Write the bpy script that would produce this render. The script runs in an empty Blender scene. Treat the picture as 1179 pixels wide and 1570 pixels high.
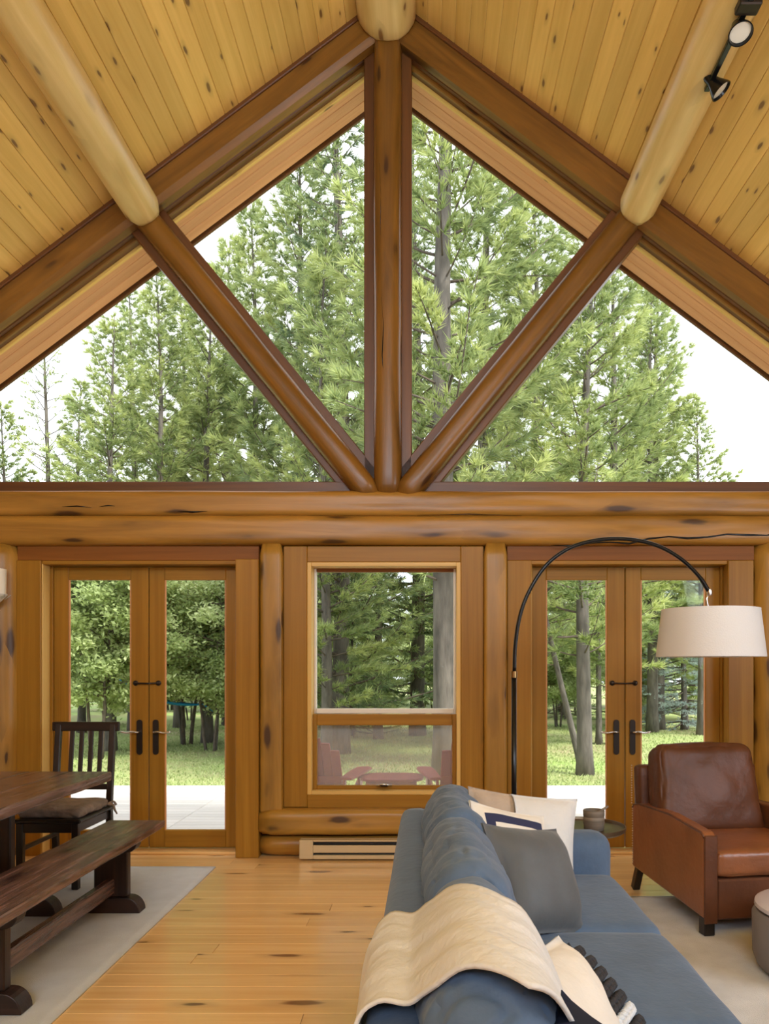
import bpy, bmesh, math, random
import numpy as np
from mathutils import Vector, Matrix, noise

# ------------------------------------------------------------------ camera
S = bpy.context.scene
COL = S.collection
F_PX, VX, VY, CZ = 1230.0, 654.0, 1022.0, 1.40     # focal length in px of 1179x1570, vanishing point, eye height
cam_d = bpy.data.cameras.new('camera')
cam = bpy.data.objects.new('camera', cam_d)
COL.objects.link(cam)
cam.location = (0, 0, CZ)
cam.rotation_euler = (math.pi / 2, 0, 0)
cam_d.sensor_width = 36.0
cam_d.lens = F_PX / 1570 * 36.0
cam_d.shift_x = -(VX - 589.5) / 1570
cam_d.shift_y = (VY - 785.0) / 1570
cam_d.clip_end = 400
S.camera = cam

# ------------------------------------------------------------------ sky, sun, lamps, exposure
W = bpy.data.worlds.new('overcast_sky')
S.world = W
W.use_nodes = True
wn = W.node_tree.nodes
wl = W.node_tree.links
wn.clear()
w_out = wn.new('ShaderNodeOutputWorld')
w_bg = wn.new('ShaderNodeBackground')
w_tc = wn.new('ShaderNodeTexCoord')
w_ns = wn.new('ShaderNodeTexNoise')
w_ns.inputs['Scale'].default_value = 2.2
w_ns.inputs['Detail'].default_value = 5
w_rp = wn.new('ShaderNodeValToRGB')
w_rp.color_ramp.elements[0].position = 0.35
w_rp.color_ramp.elements[0].color = (0.80, 0.86, 0.95, 1)
w_rp.color_ramp.elements[1].position = 0.65
w_rp.color_ramp.elements[1].color = (0.96, 0.98, 1.0, 1)
wl.new(w_tc.outputs['Generated'], w_ns.inputs['Vector'])
wl.new(w_ns.outputs['Fac'], w_rp.inputs['Fac'])
wl.new(w_rp.outputs['Color'], w_bg.inputs['Color'])
w_bg.inputs['Strength'].default_value = 1.8
wl.new(w_bg.outputs['Background'], w_out.inputs['Surface'])

sun_d = bpy.data.lights.new('sun', 'SUN')
sun_d.energy = 5.5
sun_d.angle = math.radians(14)
sun_d.color = (1.0, 0.95, 0.86)
sun = bpy.data.objects.new('sun', sun_d)
COL.objects.link(sun)
sun.rotation_euler = Vector((-0.50, 0.42, -0.85)).to_track_quat('-Z', 'Y').to_euler()

def area(name, loc, aim, sx, sy, watts, col):
    d = bpy.data.lights.new(name, 'AREA')
    d.shape = 'RECTANGLE'
    d.size, d.size_y, d.energy, d.color = sx, sy, watts, col
    o = bpy.data.objects.new(name, d)
    COL.objects.link(o)
    o.location = loc
    o.rotation_euler = (Vector(aim) - Vector(loc)).to_track_quat('-Z', 'Y').to_euler()
    return o
area('fill_uplight', (-0.3, -2.0, 1.395), (-0.3, -2.0, 6.0), 6.0, 3.4, 430, (0.74, 0.86, 1.0))  # added upward fill to brighten the ceiling, not a fixture of the room
area('rear_fill_light', (-0.3, -6.0, 4.55), (-0.3, 2.5, 0.8), 6.0, 1.8, 620, (0.68, 0.83, 1.0))  # added fill in front of the closed rear wall, no gable window there
area('side_window_light', (4.25, 1.6, 1.9), (0.0, 2.6, 0.9), 2.6, 1.6, 120, (0.76, 0.87, 1.0))
S.view_settings.view_transform = 'Standard'
S.view_settings.look = 'None'
S.view_settings.gamma = 1.0
S.view_settings.use_curve_mapping = False
S.view_settings.exposure = 0.45
try:
    S.cycles.max_bounces = 10
    S.cycles.transparent_max_bounces = 16
    S.cycles.diffuse_bounces = 5
    S.cycles.caustics_reflective = False
    S.cycles.caustics_refractive = False
    S.cycles.sample_clamp_indirect = 6
except Exception:
    pass

random.seed(7)
RNG = np.random.default_rng(11)

# ------------------------------------------------------------------ helpers
def P(px, py, Y):
    return Vector(((px - VX) / F_PX * Y, Y, CZ + (VY - py) / F_PX * Y))
def PX(px, Y): return (px - VX) / F_PX * Y
def PZ(py, Y): return CZ + (VY - py) / F_PX * Y

def E(name, label=None, cat=None, loc=(0, 0, 0), rotz=0, kind=None, group=None, parent=None):
    o = bpy.data.objects.new(name, None)
    o.empty_display_size = 0.1
    COL.objects.link(o)
    o.location = loc
    o.rotation_euler = (0, 0, rotz)
    o['_m'] = 0
    del o['_m']
    tag(o, label, cat, kind, group)
    if parent:
        setpar(o, parent)
    return o
def tag(o, label=None, cat=None, kind=None, group=None):
    if label: o['label'] = label
    if cat: o['category'] = cat
    if kind: o['kind'] = kind
    if group: o['group'] = group
    return o
WM = {}
def wmat(o):
    m = Matrix.LocRotScale(o.location, o.rotation_euler, o.scale)
    return WM[o.name] if o.name in WM else m
def setpar(o, p):
    """parent o to p; o's own transform stays as given in world space"""
    pw = wmat(p)
    WM[o.name] = Matrix.LocRotScale(o.location, o.rotation_euler, o.scale)
    o.parent = p
    o.matrix_parent_inverse = pw.inverted()

def link(name, me, mat=None, parent=None, M=None):
    o = bpy.data.objects.new(name, me)
    COL.objects.link(o)
    if M is not None:
        l, r, s = M.decompose()
        o.location = l
        o.rotation_euler = r.to_euler()
        o.scale = s
    if mat is not None and len(me.materials) == 0:
        me.materials.append(mat)
    if parent is not None:
        setpar(o, parent)
    return o
def mesh(name, V, Fc, smooth=False):
    me = bpy.data.meshes.new(name)
    me.from_pydata([tuple(v) for v in V], [], [tuple(f) for f in Fc])
    if smooth:
        me.polygons.foreach_set('use_smooth', [True] * len(me.polygons))
    me.update()
    return me
def bm_mesh(name, bm, smooth=False):
    bmesh.ops.recalc_face_normals(bm, faces=bm.faces)
    me = bpy.data.meshes.new(name)
    bm.to_mesh(me)
    bm.free()
    if smooth:
        me.polygons.foreach_set('use_smooth', [True] * len(me.polygons))
    return me
CACHE = {}
def box_mesh(L, Wd, T, bev, mat):
    k = (round(L, 4), round(Wd, 4), round(T, 4), round(bev, 4), mat.name if mat else '')
    if k in CACHE: return CACHE[k]
    bm = bmesh.new()
    bmesh.ops.create_cube(bm, size=1.0)
    bmesh.ops.scale(bm, vec=(L, Wd, T), verts=bm.verts)
    if bev > 0:
        bmesh.ops.bevel(bm, geom=bm.edges[:], offset=min(bev, L * .3, Wd * .3, T * .3), segments=1, profile=0.5, affect='EDGES')
    me = bm_mesh('block', bm)
    if mat: me.materials.append(mat)
    CACHE[k] = me
    return me
def box(name, x0, x1, y0, y1, z0, z1, mat, parent=None, bev=0.003):
    """box whose local X is its longest axis and local Z its thinnest, so wood grain follows the piece"""
    d = [abs(x1 - x0), abs(y1 - y0), abs(z1 - z0)]
    order = sorted(range(3), key=lambda i: -d[i])
    ax = [Vector((1, 0, 0)), Vector((0, 1, 0)), Vector((0, 0, 1))]
    X, Y, Z = (ax[i].copy() for i in order)
    if X.cross(Y).dot(Z) < 0: Y = -Y
    M = Matrix((X, Y, Z)).transposed().to_4x4()
    M.translation = ((x0 + x1) / 2, (y0 + y1) / 2, (z0 + z1) / 2)
    return link(name, box_mesh(d[order[0]], d[order[1]], d[order[2]], bev, mat), None, parent, M)
def frame_along(p0, p1, wdir):
    X = (Vector(p1) - Vector(p0)).normalized()
    Wv = Vector(wdir)
    Y = (Wv - X * Wv.dot(X)).normalized()
    Z = X.cross(Y)
    M = Matrix((X, Y, Z)).transposed().to_4x4()
    M.translation = (Vector(p0) + Vector(p1)) / 2
    return M
def beam(name, p0, p1, w, t, wdir, mat, parent=None, bev=0.004):
    L = (Vector(p1) - Vector(p0)).length
    return link(name, box_mesh(L, w, t, bev, mat), None, parent, frame_along(p0, p1, wdir))
def log_mesh(L, ry, rz, seed, taper=0.0, wob=0.06, n=22, power=2.0, endr=0.25):
    m = max(6, int(L / 0.09))
    V, Fc = [], []
    for i in range(m + 1):
        t = i / m
        e = 1.0
        dend = min(t, 1 - t) * L
        if dend < endr * ry: e = 0.82 + 0.18 * math.sqrt(max(0, dend / (endr * ry)))
        x = (t - .5) * L
        for j in range(n):
            a = 2 * math.pi * j / n
            c, s = math.cos(a), math.sin(a)
            k = (abs(c) ** power + abs(s) ** power) ** (-1 / power)
            q = 1 + wob * noise.noise(Vector((x * .9 + seed * 13.1, c * 1.2, s * 1.2 + seed))) \
                + wob * .5 * noise.noise(Vector((x * 3.1 + seed * 7.7, c * 2, s * 2)))
            q *= (1 - taper * (t - .5)) * e
            V.append((x, c * k * ry * q, s * k * rz * q))
    for i in range(m):
        for j in range(n):
            a, b = i * n + j, i * n + (j + 1) % n
            Fc.append((a, b, b + n, a + n))
    Fc.append(tuple(range(n))[::-1])
    Fc.append(tuple(m * n + j for j in range(n)))
    me = mesh('log', V, Fc, True)
    me.polygons[len(Fc) - 1].use_smooth = False
    me.polygons[len(Fc) - 2].use_smooth = False
    return me
def log(name, p0, p1, ry, rz, mat, parent, seed, ydir=(0, 1, 0), **k):
    L = (Vector(p1) - Vector(p0)).length
    return link(name, log_mesh(L, ry, rz, seed, **k), mat, parent, frame_along(p0, p1, ydir))
def prism(name, pts, y0, y1, mat, parent=None):
    """polygon in XZ extruded along Y"""
    n = len(pts)
    V = [(x, y0, z) for x, z in pts] + [(x, y1, z) for x, z in pts]
    Fc = [tuple(range(n)), tuple(range(n, 2 * n))[::-1]] + [(i, i + n, (i + 1) % n + n, (i + 1) % n) for i in range(n)]
    bm = bmesh.new()
    vs = [bm.verts.new(v) for v in V]
    for f in Fc: bm.faces.new([vs[i] for i in f])
    return link(name, bm_mesh(name, bm), mat, parent)
def extrude_prof(name, pts, axis_from, axis_to, mat, parent=None, plane='xz', bev=0.0, smooth=False):
    """profile in a plane extruded along the third axis: plane xz -> y, yz -> x, xy -> z"""
    n = len(pts)
    def mk(p, c):
        if plane == 'xz': return (p[0], c, p[1])
        if plane == 'yz': return (c, p[0], p[1])
        return (p[0], p[1], c)
    bm = bmesh.new()
    a = [bm.verts.new(mk(p, axis_from)) for p in pts]
    b = [bm.verts.new(mk(p, axis_to)) for p in pts]
    bm.faces.new(a); bm.faces.new(b[::-1])
    for i in range(n): bm.faces.new((a[i], b[i], b[(i + 1) % n], a[(i + 1) % n]))
    bmesh.ops.recalc_face_normals(bm, faces=bm.faces)
    if bev > 0:
        es = [e for e in bm.edges if e.calc_face_angle(0) > 0.5]
        bmesh.ops.bevel(bm, geom=es, offset=bev, segments=2, profile=0.5, affect='EDGES')
    return link(name, bm_mesh(name, bm, smooth), mat, parent)
def lathe(name, prof, mat, parent=None, loc=(0, 0, 0), n=32, smooth=True, M=None):
    V, Fc = [], []
    for r, z in prof:
        for j in range(n):
            a = 2 * math.pi * j / n
            V.append((r * math.cos(a), r * math.sin(a), z))
    for i in range(len(prof) - 1):
        for j in range(n):
            a, b = i * n + j, i * n + (j + 1) % n
            Fc.append((a, b, b + n, a + n))
    if prof[0][0] > 1e-6: Fc.append(tuple(range(n))[::-1])
    if prof[-1][0] > 1e-6: Fc.append(tuple((len(prof) - 1) * n + j for j in range(n)))
    bm = bmesh.new()
    vs = [bm.verts.new(v) for v in V]
    for f in Fc:
        try: bm.faces.new([vs[i] for i in f])
        except ValueError: pass
    bmesh.ops.remove_doubles(bm, verts=bm.verts, dist=1e-5)
    me = bm_mesh(name, bm, smooth)
    if smooth:
        me.set_sharp_from_angle(angle=math.radians(40))
    return link(name, me, mat, parent, M if M is not None else Matrix.Translation(loc))
def tube_data(path, rad, n=10):
    pts = [Vector(p) for p in path]
    V, Fc = [], []
    up = Vector((0, 0, 1))
    prev = None
    for i, p in enumerate(pts):
        t = (pts[min(i + 1, len(pts) - 1)] - pts[max(i - 1, 0)]).normalized()
        if prev is None:
            a = up if abs(t.dot(up)) < .9 else Vector((1, 0, 0))
            u = t.cross(a).normalized()
        else:
            u = (prev - t * prev.dot(t)).normalized()
        prev = u
        v = t.cross(u)
        r = rad[i] if isinstance(rad, (list, tuple)) else rad
        for j in range(n):
            an = 2 * math.pi * j / n
            V.append(p + u * (r * math.cos(an)) + v * (r * math.sin(an)))
    for i in range(len(pts) - 1):
        for j in range(n):
            a, b = i * n + j, i * n + (j + 1) % n
            Fc.append((a, b, b + n, a + n))
    Fc.append(tuple(range(n))[::-1])
    Fc.append(tuple((len(pts) - 1) * n + j for j in range(n)))
    return V, Fc
def tube(name, path, rad, mat, parent=None, n=10):
    V, Fc = tube_data(path, rad, n)
    return link(name, mesh(name, V, Fc, True), mat, parent)
def spline(pts, k=8):
    """Catmull-Rom"""
    p = [Vector(q) for q in pts]
    p = [p[0] * 2 - p[1]] + p + [p[-1] * 2 - p[-2]]
    out = []
    for i in range(1, len(p) - 2):
        for s in range(k):
            t = s / k
            a, b, c, d = p[i - 1], p[i], p[i + 1], p[i + 2]
            out.append(.5 * ((2 * b) + (c - a) * t + (2 * a - 5 * b + 4 * c - d) * t * t + (3 * b - a - 3 * c + d) * t ** 3))
    out.append(p[-2])
    return out
def rbox_mesh(dx, dy, dz, r, n=14, puff=(0, 0, 0), wr=0.0, wsc=6.0, wdir=(1, 1, 1), seed=0, fn=None):
    """soft cushion: rounded box, bulging by puff on each axis, with folds of depth wr"""
    H = (dx / 2, dy / 2, dz / 2)
    keys, V, Fc = {}, [], []
    def vid(p):
        k = tuple(round(c, 5) for c in p)
        if k not in keys:
            keys[k] = len(V)
            V.append(p)
        return keys[k]
    for ax in range(3):
        for sg in (-1, 1):
            u, v = (ax + 1) % 3, (ax + 2) % 3
            for i in range(n):
                for j in range(n):
                    q = []
                    for (a, b) in ((0, 0), (1, 0), (1, 1), (0, 1)):
                        p = [0, 0, 0]
                        p[ax] = sg
                        p[u] = math.sin((2 * (i + a) / n - 1) * math.pi / 2)
                        p[v] = math.sin((2 * (j + b) / n - 1) * math.pi / 2)
                        q.append(vid(tuple(p)))
                    Fc.append(q if sg > 0 else q[::-1])
    out = []
    for p in V:
        w = [p[i] * H[i] for i in range(3)]
        inner = [max(-(H[i] - r), min(H[i] - r, w[i])) for i in range(3)]
        d = Vector([w[i] - inner[i] for i in range(3)])
        if d.length > 1e-9: d = d.normalized() * r
        q = [inner[i] + d[i] for i in range(3)]
        for i in range(3):
            a, b = (i + 1) % 3, (i + 2) % 3
            q[i] *= 1 + puff[i] * (1 - p[a] ** 2) * (1 - p[b] ** 2)
        q = Vector(q)
        if wr:
            s = Vector([q[i] * wsc * wdir[i] for i in range(3)]) + Vector((seed * 3.7, seed * 1.3, 0))
            nrm = Vector([q[i] / H[i] for i in range(3)]).normalized()
            k = noise.noise(s)
            s3 = Vector((s.x * .6, s.y * 2.0, s.z * .6)) + Vector((.4 * k, .5 * k, 0))
            q += nrm * wr * (.8 * k + .4 * noise.noise(s * 2.3) - 6.0 * max(0, .10 - abs(noise.noise(s3))))
        if fn: q = Vector(fn(q, p))
        out.append(q)
    return mesh('cushion', out, Fc, True)
def pillow_mesh(w, h, t, n=22, wr=0.012, seed=0, u0=-1, u1=1, v0=-1, v1=1, grow=0.0, fold=7.0):
    V, Fc = [], []
    def pt(u, v, side):
        edge = (1 - abs(u) ** 3.0) * (1 - abs(v) ** 3.0)
        th = t / 2 * max(0, edge) ** .62
        pin = 1 - .07 * (1 - abs(v) ** 2) * abs(u) ** 2
        pin2 = 1 - .07 * (1 - abs(u) ** 2) * abs(v) ** 2
        x, z = u * w / 2 * pin, v * h / 2 * pin2
        s = Vector((x * fold, z * fold, side * 2.0 + seed * 5.1))
        k = noise.noise(s) + .6 * noise.noise(s * 2.1)
        rad = (abs(u) ** 2 + abs(v) ** 2) / 2
        th += wr * k * (0.25 + rad) * min(1, edge * 6)
        th = max(th, 0.004) + grow
        return (x, side * th, z)
    nn = n + 1
    for side in (-1, 1):
        for i in range(nn):
            for j in range(nn):
                V.append(pt(u0 + (u1 - u0) * i / n, v0 + (v1 - v0) * j / n, side))
    o = nn * nn
    for i in range(n):
        for j in range(n):
            a = i * nn + j
            Fc.append((a, a + nn, a + nn + 1, a + 1))
            Fc.append((o + a, o + a + 1, o + a + nn + 1, o + a + nn))
    rim = [i * nn for i in range(nn)] + [n * nn + j for j in range(1, nn)] + [i * nn + n for i in range(n - 1, -1, -1)] + [j for j in range(n - 1, 0, -1)]
    for k in range(len(rim)):
        a, b = rim[k], rim[(k + 1) % len(rim)]
        Fc.append((a, o + a, o + b, b)[::-1])
    return mesh('pillow', V, Fc, True)
def pose(loc, yaw=0, lean=0, roll=0):
    return Matrix.Translation(loc) @ Matrix.Rotation(math.radians(yaw), 4, 'Z') @ Matrix.Rotation(-math.radians(lean), 4, 'X') @ Matrix.Rotation(math.radians(roll), 4, 'Y')

# ------------------------------------------------------------------ materials
def newmat(name):
    m = bpy.data.materials.new(name)
    m.use_nodes = True
    nt = m.node_tree
    return m, nt.nodes, nt.links, nt.nodes['Principled BSDF']
def plain(name, col, rough=.5, metal=0, bump=0, bscale=60, var=0.0, vscale=5, spec=.5, stretch=(1, 1, 1), sheen=0):
    m, N, L, b = newmat(name)
    b.inputs['Base Color'].default_value = (*col, 1)
    b.inputs['Roughness'].default_value = rough
    b.inputs['Metallic'].default_value = metal
    b.inputs['Specular IOR Level'].default_value = spec
    if sheen:
        b.inputs['Sheen Weight'].default_value = sheen
        b.inputs['Sheen Roughness'].default_value = .5
    tc = N.new('ShaderNodeTexCoord')
    mp = N.new('ShaderNodeMapping')
    mp.inputs['Scale'].default_value = stretch
    L.new(tc.outputs['Object'], mp.inputs['Vector'])
    if var:
        ns = N.new('ShaderNodeTexNoise')
        ns.inputs['Scale'].default_value = vscale
        ns.inputs['Detail'].default_value = 6
        L.new(mp.outputs['Vector'], ns.inputs['Vector'])
        rp = N.new('ShaderNodeValToRGB')
        rp.color_ramp.elements[0].position = .3
        rp.color_ramp.elements[1].position = .7
        rp.color_ramp.elements[0].color = (*[c * (1 - var) for c in col], 1)
        rp.color_ramp.elements[1].color = (*[min(1, c * (1 + var)) for c in col], 1)
        L.new(ns.outputs['Fac'], rp.inputs['Fac'])
        L.new(rp.outputs['Color'], b.inputs['Base Color'])
    if bump:
        n2 = N.new('ShaderNodeTexNoise')
        n2.inputs['Scale'].default_value = bscale
        n2.inputs['Detail'].default_value = 3
        L.new(mp.outputs['Vector'], n2.inputs['Vector'])
        bp = N.new('ShaderNodeBump')
        bp.inputs['Strength'].default_value = bump
        bp.inputs['Distance'].default_value = .01
        L.new(n2.outputs['Fac'], bp.inputs['Height'])
        L.new(bp.outputs['Normal'], b.inputs['Normal'])
    return m
def wood(name, dark, light, knot=(.08, .03, .01), kscale=(1.5, 6, 6), kprob=.4, ksize=.16, d3=False, rough=.45, grain=16, tone=.12,
         bump=.15, spec=.4, coat=0, streak=.7, kdepth=.85):
    m, N, L, b = newmat(name)
    tc = N.new('ShaderNodeTexCoord')
    oi = N.new('ShaderNodeObjectInfo')
    mul = N.new('ShaderNodeVectorMath'); mul.operation = 'MULTIPLY'
    cmb = N.new('ShaderNodeCombineXYZ')
    for i in range(3): L.new(oi.outputs['Random'], cmb.inputs[i])
    mul.inputs[1].default_value = (91.7, 37.3, 53.9)
    L.new(cmb.outputs[0], mul.inputs[0])
    add = N.new('ShaderNodeVectorMath'); add.operation = 'ADD'
    L.new(tc.outputs['Object'], add.inputs[0])
    L.new(mul.outputs[0], add.inputs[1])
    mp = N.new('ShaderNodeMapping')
    mp.inputs['Scale'].default_value = (streak, grain, grain)
    L.new(add.outputs[0], mp.inputs['Vector'])
    n1 = N.new('ShaderNodeTexNoise')
    n1.inputs['Scale'].default_value = 1.0
    n1.inputs['Detail'].default_value = 5
    n1.inputs['Roughness'].default_value = .62
    n1.inputs['Distortion'].default_value = .6
    L.new(mp.outputs['Vector'], n1.inputs['Vector'])
    rp = N.new('ShaderNodeValToRGB')
    rp.color_ramp.elements[0].position = .32
    rp.color_ramp.elements[1].position = .68
    rp.color_ramp.elements[0].color = (*dark, 1)
    rp.color_ramp.elements[1].color = (*light, 1)
    L.new(n1.outputs['Fac'], rp.inputs['Fac'])
    # each piece its own tone
    mr = N.new('ShaderNodeMapRange')
    mr.inputs['To Min'].default_value = 1 - tone
    mr.inputs['To Max'].default_value = 1 + tone
    L.new(oi.outputs['Random'], mr.inputs['Value'])
    mt = N.new('ShaderNodeMix'); mt.data_type = 'RGBA'; mt.blend_type = 'MULTIPLY'
    mt.inputs['Factor'].default_value = 1
    cc = N.new('ShaderNodeCombineColor')
    for i in range(3): L.new(mr.outputs['Result'], cc.inputs[i])
    L.new(rp.outputs['Color'], mt.inputs['A'])
    L.new(cc.outputs['Color'], mt.inputs['B'])
    col = mt.outputs['Result']
    # knots
    if kprob > 0:
        mk = N.new('ShaderNodeMapping')
        mk.inputs['Scale'].default_value = kscale
        L.new(add.outputs[0], mk.inputs['Vector'])
        nd = N.new('ShaderNodeTexNoise')
        nd.inputs['Scale'].default_value = 3.0
        L.new(mk.outputs['Vector'], nd.inputs['Vector'])
        sc = N.new('ShaderNodeVectorMath'); sc.operation = 'SCALE'
        sc.inputs['Scale'].default_value = .16
        L.new(nd.outputs['Color'], sc.inputs[0])
        ad2 = N.new('ShaderNodeVectorMath'); ad2.operation = 'ADD'
        L.new(mk.outputs['Vector'], ad2.inputs[0])
        L.new(sc.outputs[0], ad2.inputs[1])
        vo = N.new('ShaderNodeTexVoronoi')
        vo.voronoi_dimensions = '3D' if d3 else '2D'
        vo.inputs['Scale'].default_value = 1.0
        L.new(ad2.outputs[0], vo.inputs['Vector'])
        sepc = N.new('ShaderNodeSeparateColor')
        L.new(vo.outputs['Color'], sepc.inputs['Color'])
        # radius varies with the cell
        rad = N.new('ShaderNodeMapRange')
        rad.inputs['From Min'].default_value = 0
        rad.inputs['From Max'].default_value = kprob
        rad.inputs['To Min'].default_value = ksize
        rad.inputs['To Max'].default_value = ksize * .35
        L.new(sepc.outputs[0], rad.inputs['Value'])
        gate = N.new('ShaderNodeMath'); gate.operation = 'LESS_THAN'
        gate.inputs[1].default_value = kprob
        L.new(sepc.outputs[0], gate.inputs[0])
        dv = N.new('ShaderNodeMath'); dv.operation = 'DIVIDE'
        L.new(vo.outputs['Distance'], dv.inputs[0])
        L.new(rad.outputs['Result'], dv.inputs[1])
        sm = N.new('ShaderNodeMapRange')
        sm.interpolation_type = 'SMOOTHSTEP'
        sm.inputs['From Min'].default_value = 1.15
        sm.inputs['From Max'].default_value = .55
        L.new(dv.outputs[0], sm.inputs['Value'])
        g2 = N.new('ShaderNodeMath'); g2.operation = 'MULTIPLY'
        L.new(sm.outputs['Result'], g2.inputs[0])
        L.new(gate.outputs[0], g2.inputs[1])
        halo = N.new('ShaderNodeMapRange')
        halo.interpolation_type = 'SMOOTHSTEP'
        halo.inputs['From Min'].default_value = 2.6
        halo.inputs['From Max'].default_value = .9
        halo.inputs['To Max'].default_value = .35
        L.new(dv.outputs[0], halo.inputs['Value'])
        h2 = N.new('ShaderNodeMath'); h2.operation = 'MULTIPLY'
        L.new(halo.outputs['Result'], h2.inputs[0])
        L.new(gate.outputs[0], h2.inputs[1])
        mh = N.new('ShaderNodeMix'); mh.data_type = 'RGBA'
        mh.inputs['B'].default_value = (*[c * .55 for c in dark], 1)
        L.new(h2.outputs[0], mh.inputs['Factor'])
        L.new(col, mh.inputs['A'])
        kd = N.new('ShaderNodeMath'); kd.operation = 'MULTIPLY'
        kd.inputs[1].default_value = kdepth
        L.new(g2.outputs[0], kd.inputs[0])
        mkx = N.new('ShaderNodeMix'); mkx.data_type = 'RGBA'
        mkx.inputs['B'].default_value = (*knot, 1)
        L.new(kd.outputs[0], mkx.inputs['Factor'])
        L.new(mh.outputs['Result'], mkx.inputs['A'])
        col = mkx.outputs['Result']
    L.new(col, b.inputs['Base Color'])
    b.inputs['Roughness'].default_value = rough
    b.inputs['Specular IOR Level'].default_value = spec
    if coat:
        b.inputs['Coat Weight'].default_value = coat
        b.inputs['Coat Roughness'].default_value = .12
    if bump:
        bp = N.new('ShaderNodeBump')
        bp.inputs['Strength'].default_value = bump
        bp.inputs['Distance'].default_value = .006
        L.new(n1.outputs['Fac'], bp.inputs['Height'])
        L.new(bp.outputs['Normal'], b.inputs['Normal'])
    return m

M_CEIL = wood('ceiling_pine', (.60, .362, .080), (.72, .46, .125), knot=(.12, .045, .012), kscale=(2.4, 9, 1), kprob=.42, ksize=.125, rough=.42, grain=14, tone=.10, bump=.05)
M_PURLIN = wood('peeled_pine_log', (.54, .35, .10), (.70, .50, .20), knot=(.17, .07, .02), kscale=(2.6, 9, 9), kprob=.7, ksize=.26, d3=True, rough=.36, grain=9, tone=.03, bump=.15)
M_LOG = wood('stained_fir_log', (.115, .048, .007), (.235, .102, .015), knot=(.03, .010, .004), kscale=(1.6, 6, 6), kprob=.7, ksize=.24, d3=True, rough=.33, grain=8, tone=.08, bump=.25)
M_BEAM = wood('stained_beam_log', (.22, .100, .012), (.40, .195, .032), knot=(.03, .010, .004), kscale=(1.5, 7, 7), kprob=.75, ksize=.24, d3=True, rough=.36, grain=9, tone=.08, bump=.25)
M_FRAME = wood('dark_stained_trim', (.085, .030, .007), (.14, .050, .010), kprob=0, rough=.4, grain=14, tone=.08, bump=.06)
M_TRIM = wood('fir_trim', (.24, .108, .010), (.34, .163, .018), kprob=0, rough=.40, grain=18, tone=.06, bump=.05, streak=.4, spec=.22)
M_JAMB = wood('pale_fir_jamb', (.56, .34, .09), (.66, .43, .14), kprob=0, rough=.4, grain=18, tone=.04, bump=.05, spec=.3)  # brightness of the lit window and door reveals is put into this colour
M_HEAD = wood('red_fir_header', (.17, .058, .009), (.24, .086, .014), kprob=0, spec=.2, rough=.45, grain=18, tone=.04, bump=.05)
M_POST = wood('knotty_post', (.25, .125, .015), (.42, .215, .036), knot=(.03, .010, .004), kscale=(2.6, 9, 9), kprob=.9, ksize=.33, d3=True, rough=.38, grain=10, tone=.06, bump=.25)
M_SOFFIT = wood('soffit_board', (.52, .235, .095), (.64, .32, .14), kprob=0, rough=.55, grain=14, tone=.10, bump=.05)
M_FLOOR = wood('pine_floor', (.74, .455, .180), (.84, .57, .265), knot=(.13, .045, .016), kscale=(1.7, 6.5, 1), kprob=.38, ksize=.17, rough=.22, grain=16, tone=.06, bump=.05, spec=.6, coat=.5)
M_TABLE = wood('distressed_table_top', (.030, .013, .010), (.20, .110, .088), knot=(.02, .008, .006), kscale=(2, 8, 1), kprob=.2, ksize=.2, rough=.25, grain=34, tone=.12, bump=.8, spec=.9, streak=2.4)
M_TRESTLE = wood('dark_trestle_wood', (.014, .007, .005), (.042, .019, .013), kprob=0, rough=.42, grain=20, tone=.08, bump=.3)
M_CHAIR = wood('dark_chair_wood', (.010, .007, .006), (.025, .015, .011), kprob=0, rough=.34, grain=20, tone=.08, bump=.1)
M_DECK = wood('weathered_deck', (.60, .55, .52), (.72, .67, .63), kprob=0, rough=.7, grain=18, tone=.08, bump=.1)
M_BARK = plain('grey_brown_bark', (.115, .10, .088), .9, bump=1.0, bscale=18, var=.45, vscale=9, stretch=(1, 1, .25))
M_BARK_D = plain('dark_branch_bark', (.11, .085, .07), .9, var=.3, vscale=9)
M_BLACK = plain('black_metal', (.012, .012, .012), .22, metal=.6)
M_BRONZE = plain('dark_bronze', (.035, .026, .02), .38, metal=.7)
M_NICKEL = plain('nickel', (.55, .52, .48), .25, metal=1)
M_WHITE = plain('white_vinyl_edge', (.72, .68, .60), .4)
M_HEATER = plain('almond_enamel', (.52, .40, .23), .4)
M_GREYR = plain('pale_grey_rug', (.63, .67, .71), .95, bump=.5, bscale=220, var=.05, vscale=9)
M_BEIGER = plain('faded_beige_rug', (.62, .62, .61), .95, bump=.5, bscale=220, var=.14, vscale=5)
M_BLUE = plain('blue_velvet', (.068, .112, .185), .8, bump=.3, bscale=35, var=.14, vscale=7, sheen=.12)
M_GREYV = plain('grey_velvet', (.075, .082, .086), .6, bump=.2, bscale=30, var=.15, vscale=7, sheen=.15)
M_NAVY = plain('navy_velvet', (.008, .012, .028), .6, var=.2, spec=.2)
M_CREAM = plain('cream_throw', (.60, .60, .585), .9, bump=.35, bscale=60, var=.05, vscale=3)
M_CREAMP = plain('cream_cotton', (.68, .645, .58), .9, bump=.3, bscale=50, var=.06, vscale=6)
M_TAUPE = plain('taupe_linen', (.40, .32, .25), .9, bump=.4, bscale=90, var=.12, vscale=9)
M_KNIT = plain('black_knit', (.022, .021, .024), .9, bump=.6, bscale=60, var=.3)
M_LEATHER = plain('brown_leather', (.235, .082, .030), .36, bump=.25, bscale=28, var=.22, vscale=4, spec=.55)
M_LEATHER_D = plain('shaded_brown_leather', (.095, .032, .012), .46, bump=.25, bscale=28, var=.25, vscale=4, spec=.35)  # brown leather darkened: low light on the back cushion is in the colour
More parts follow.
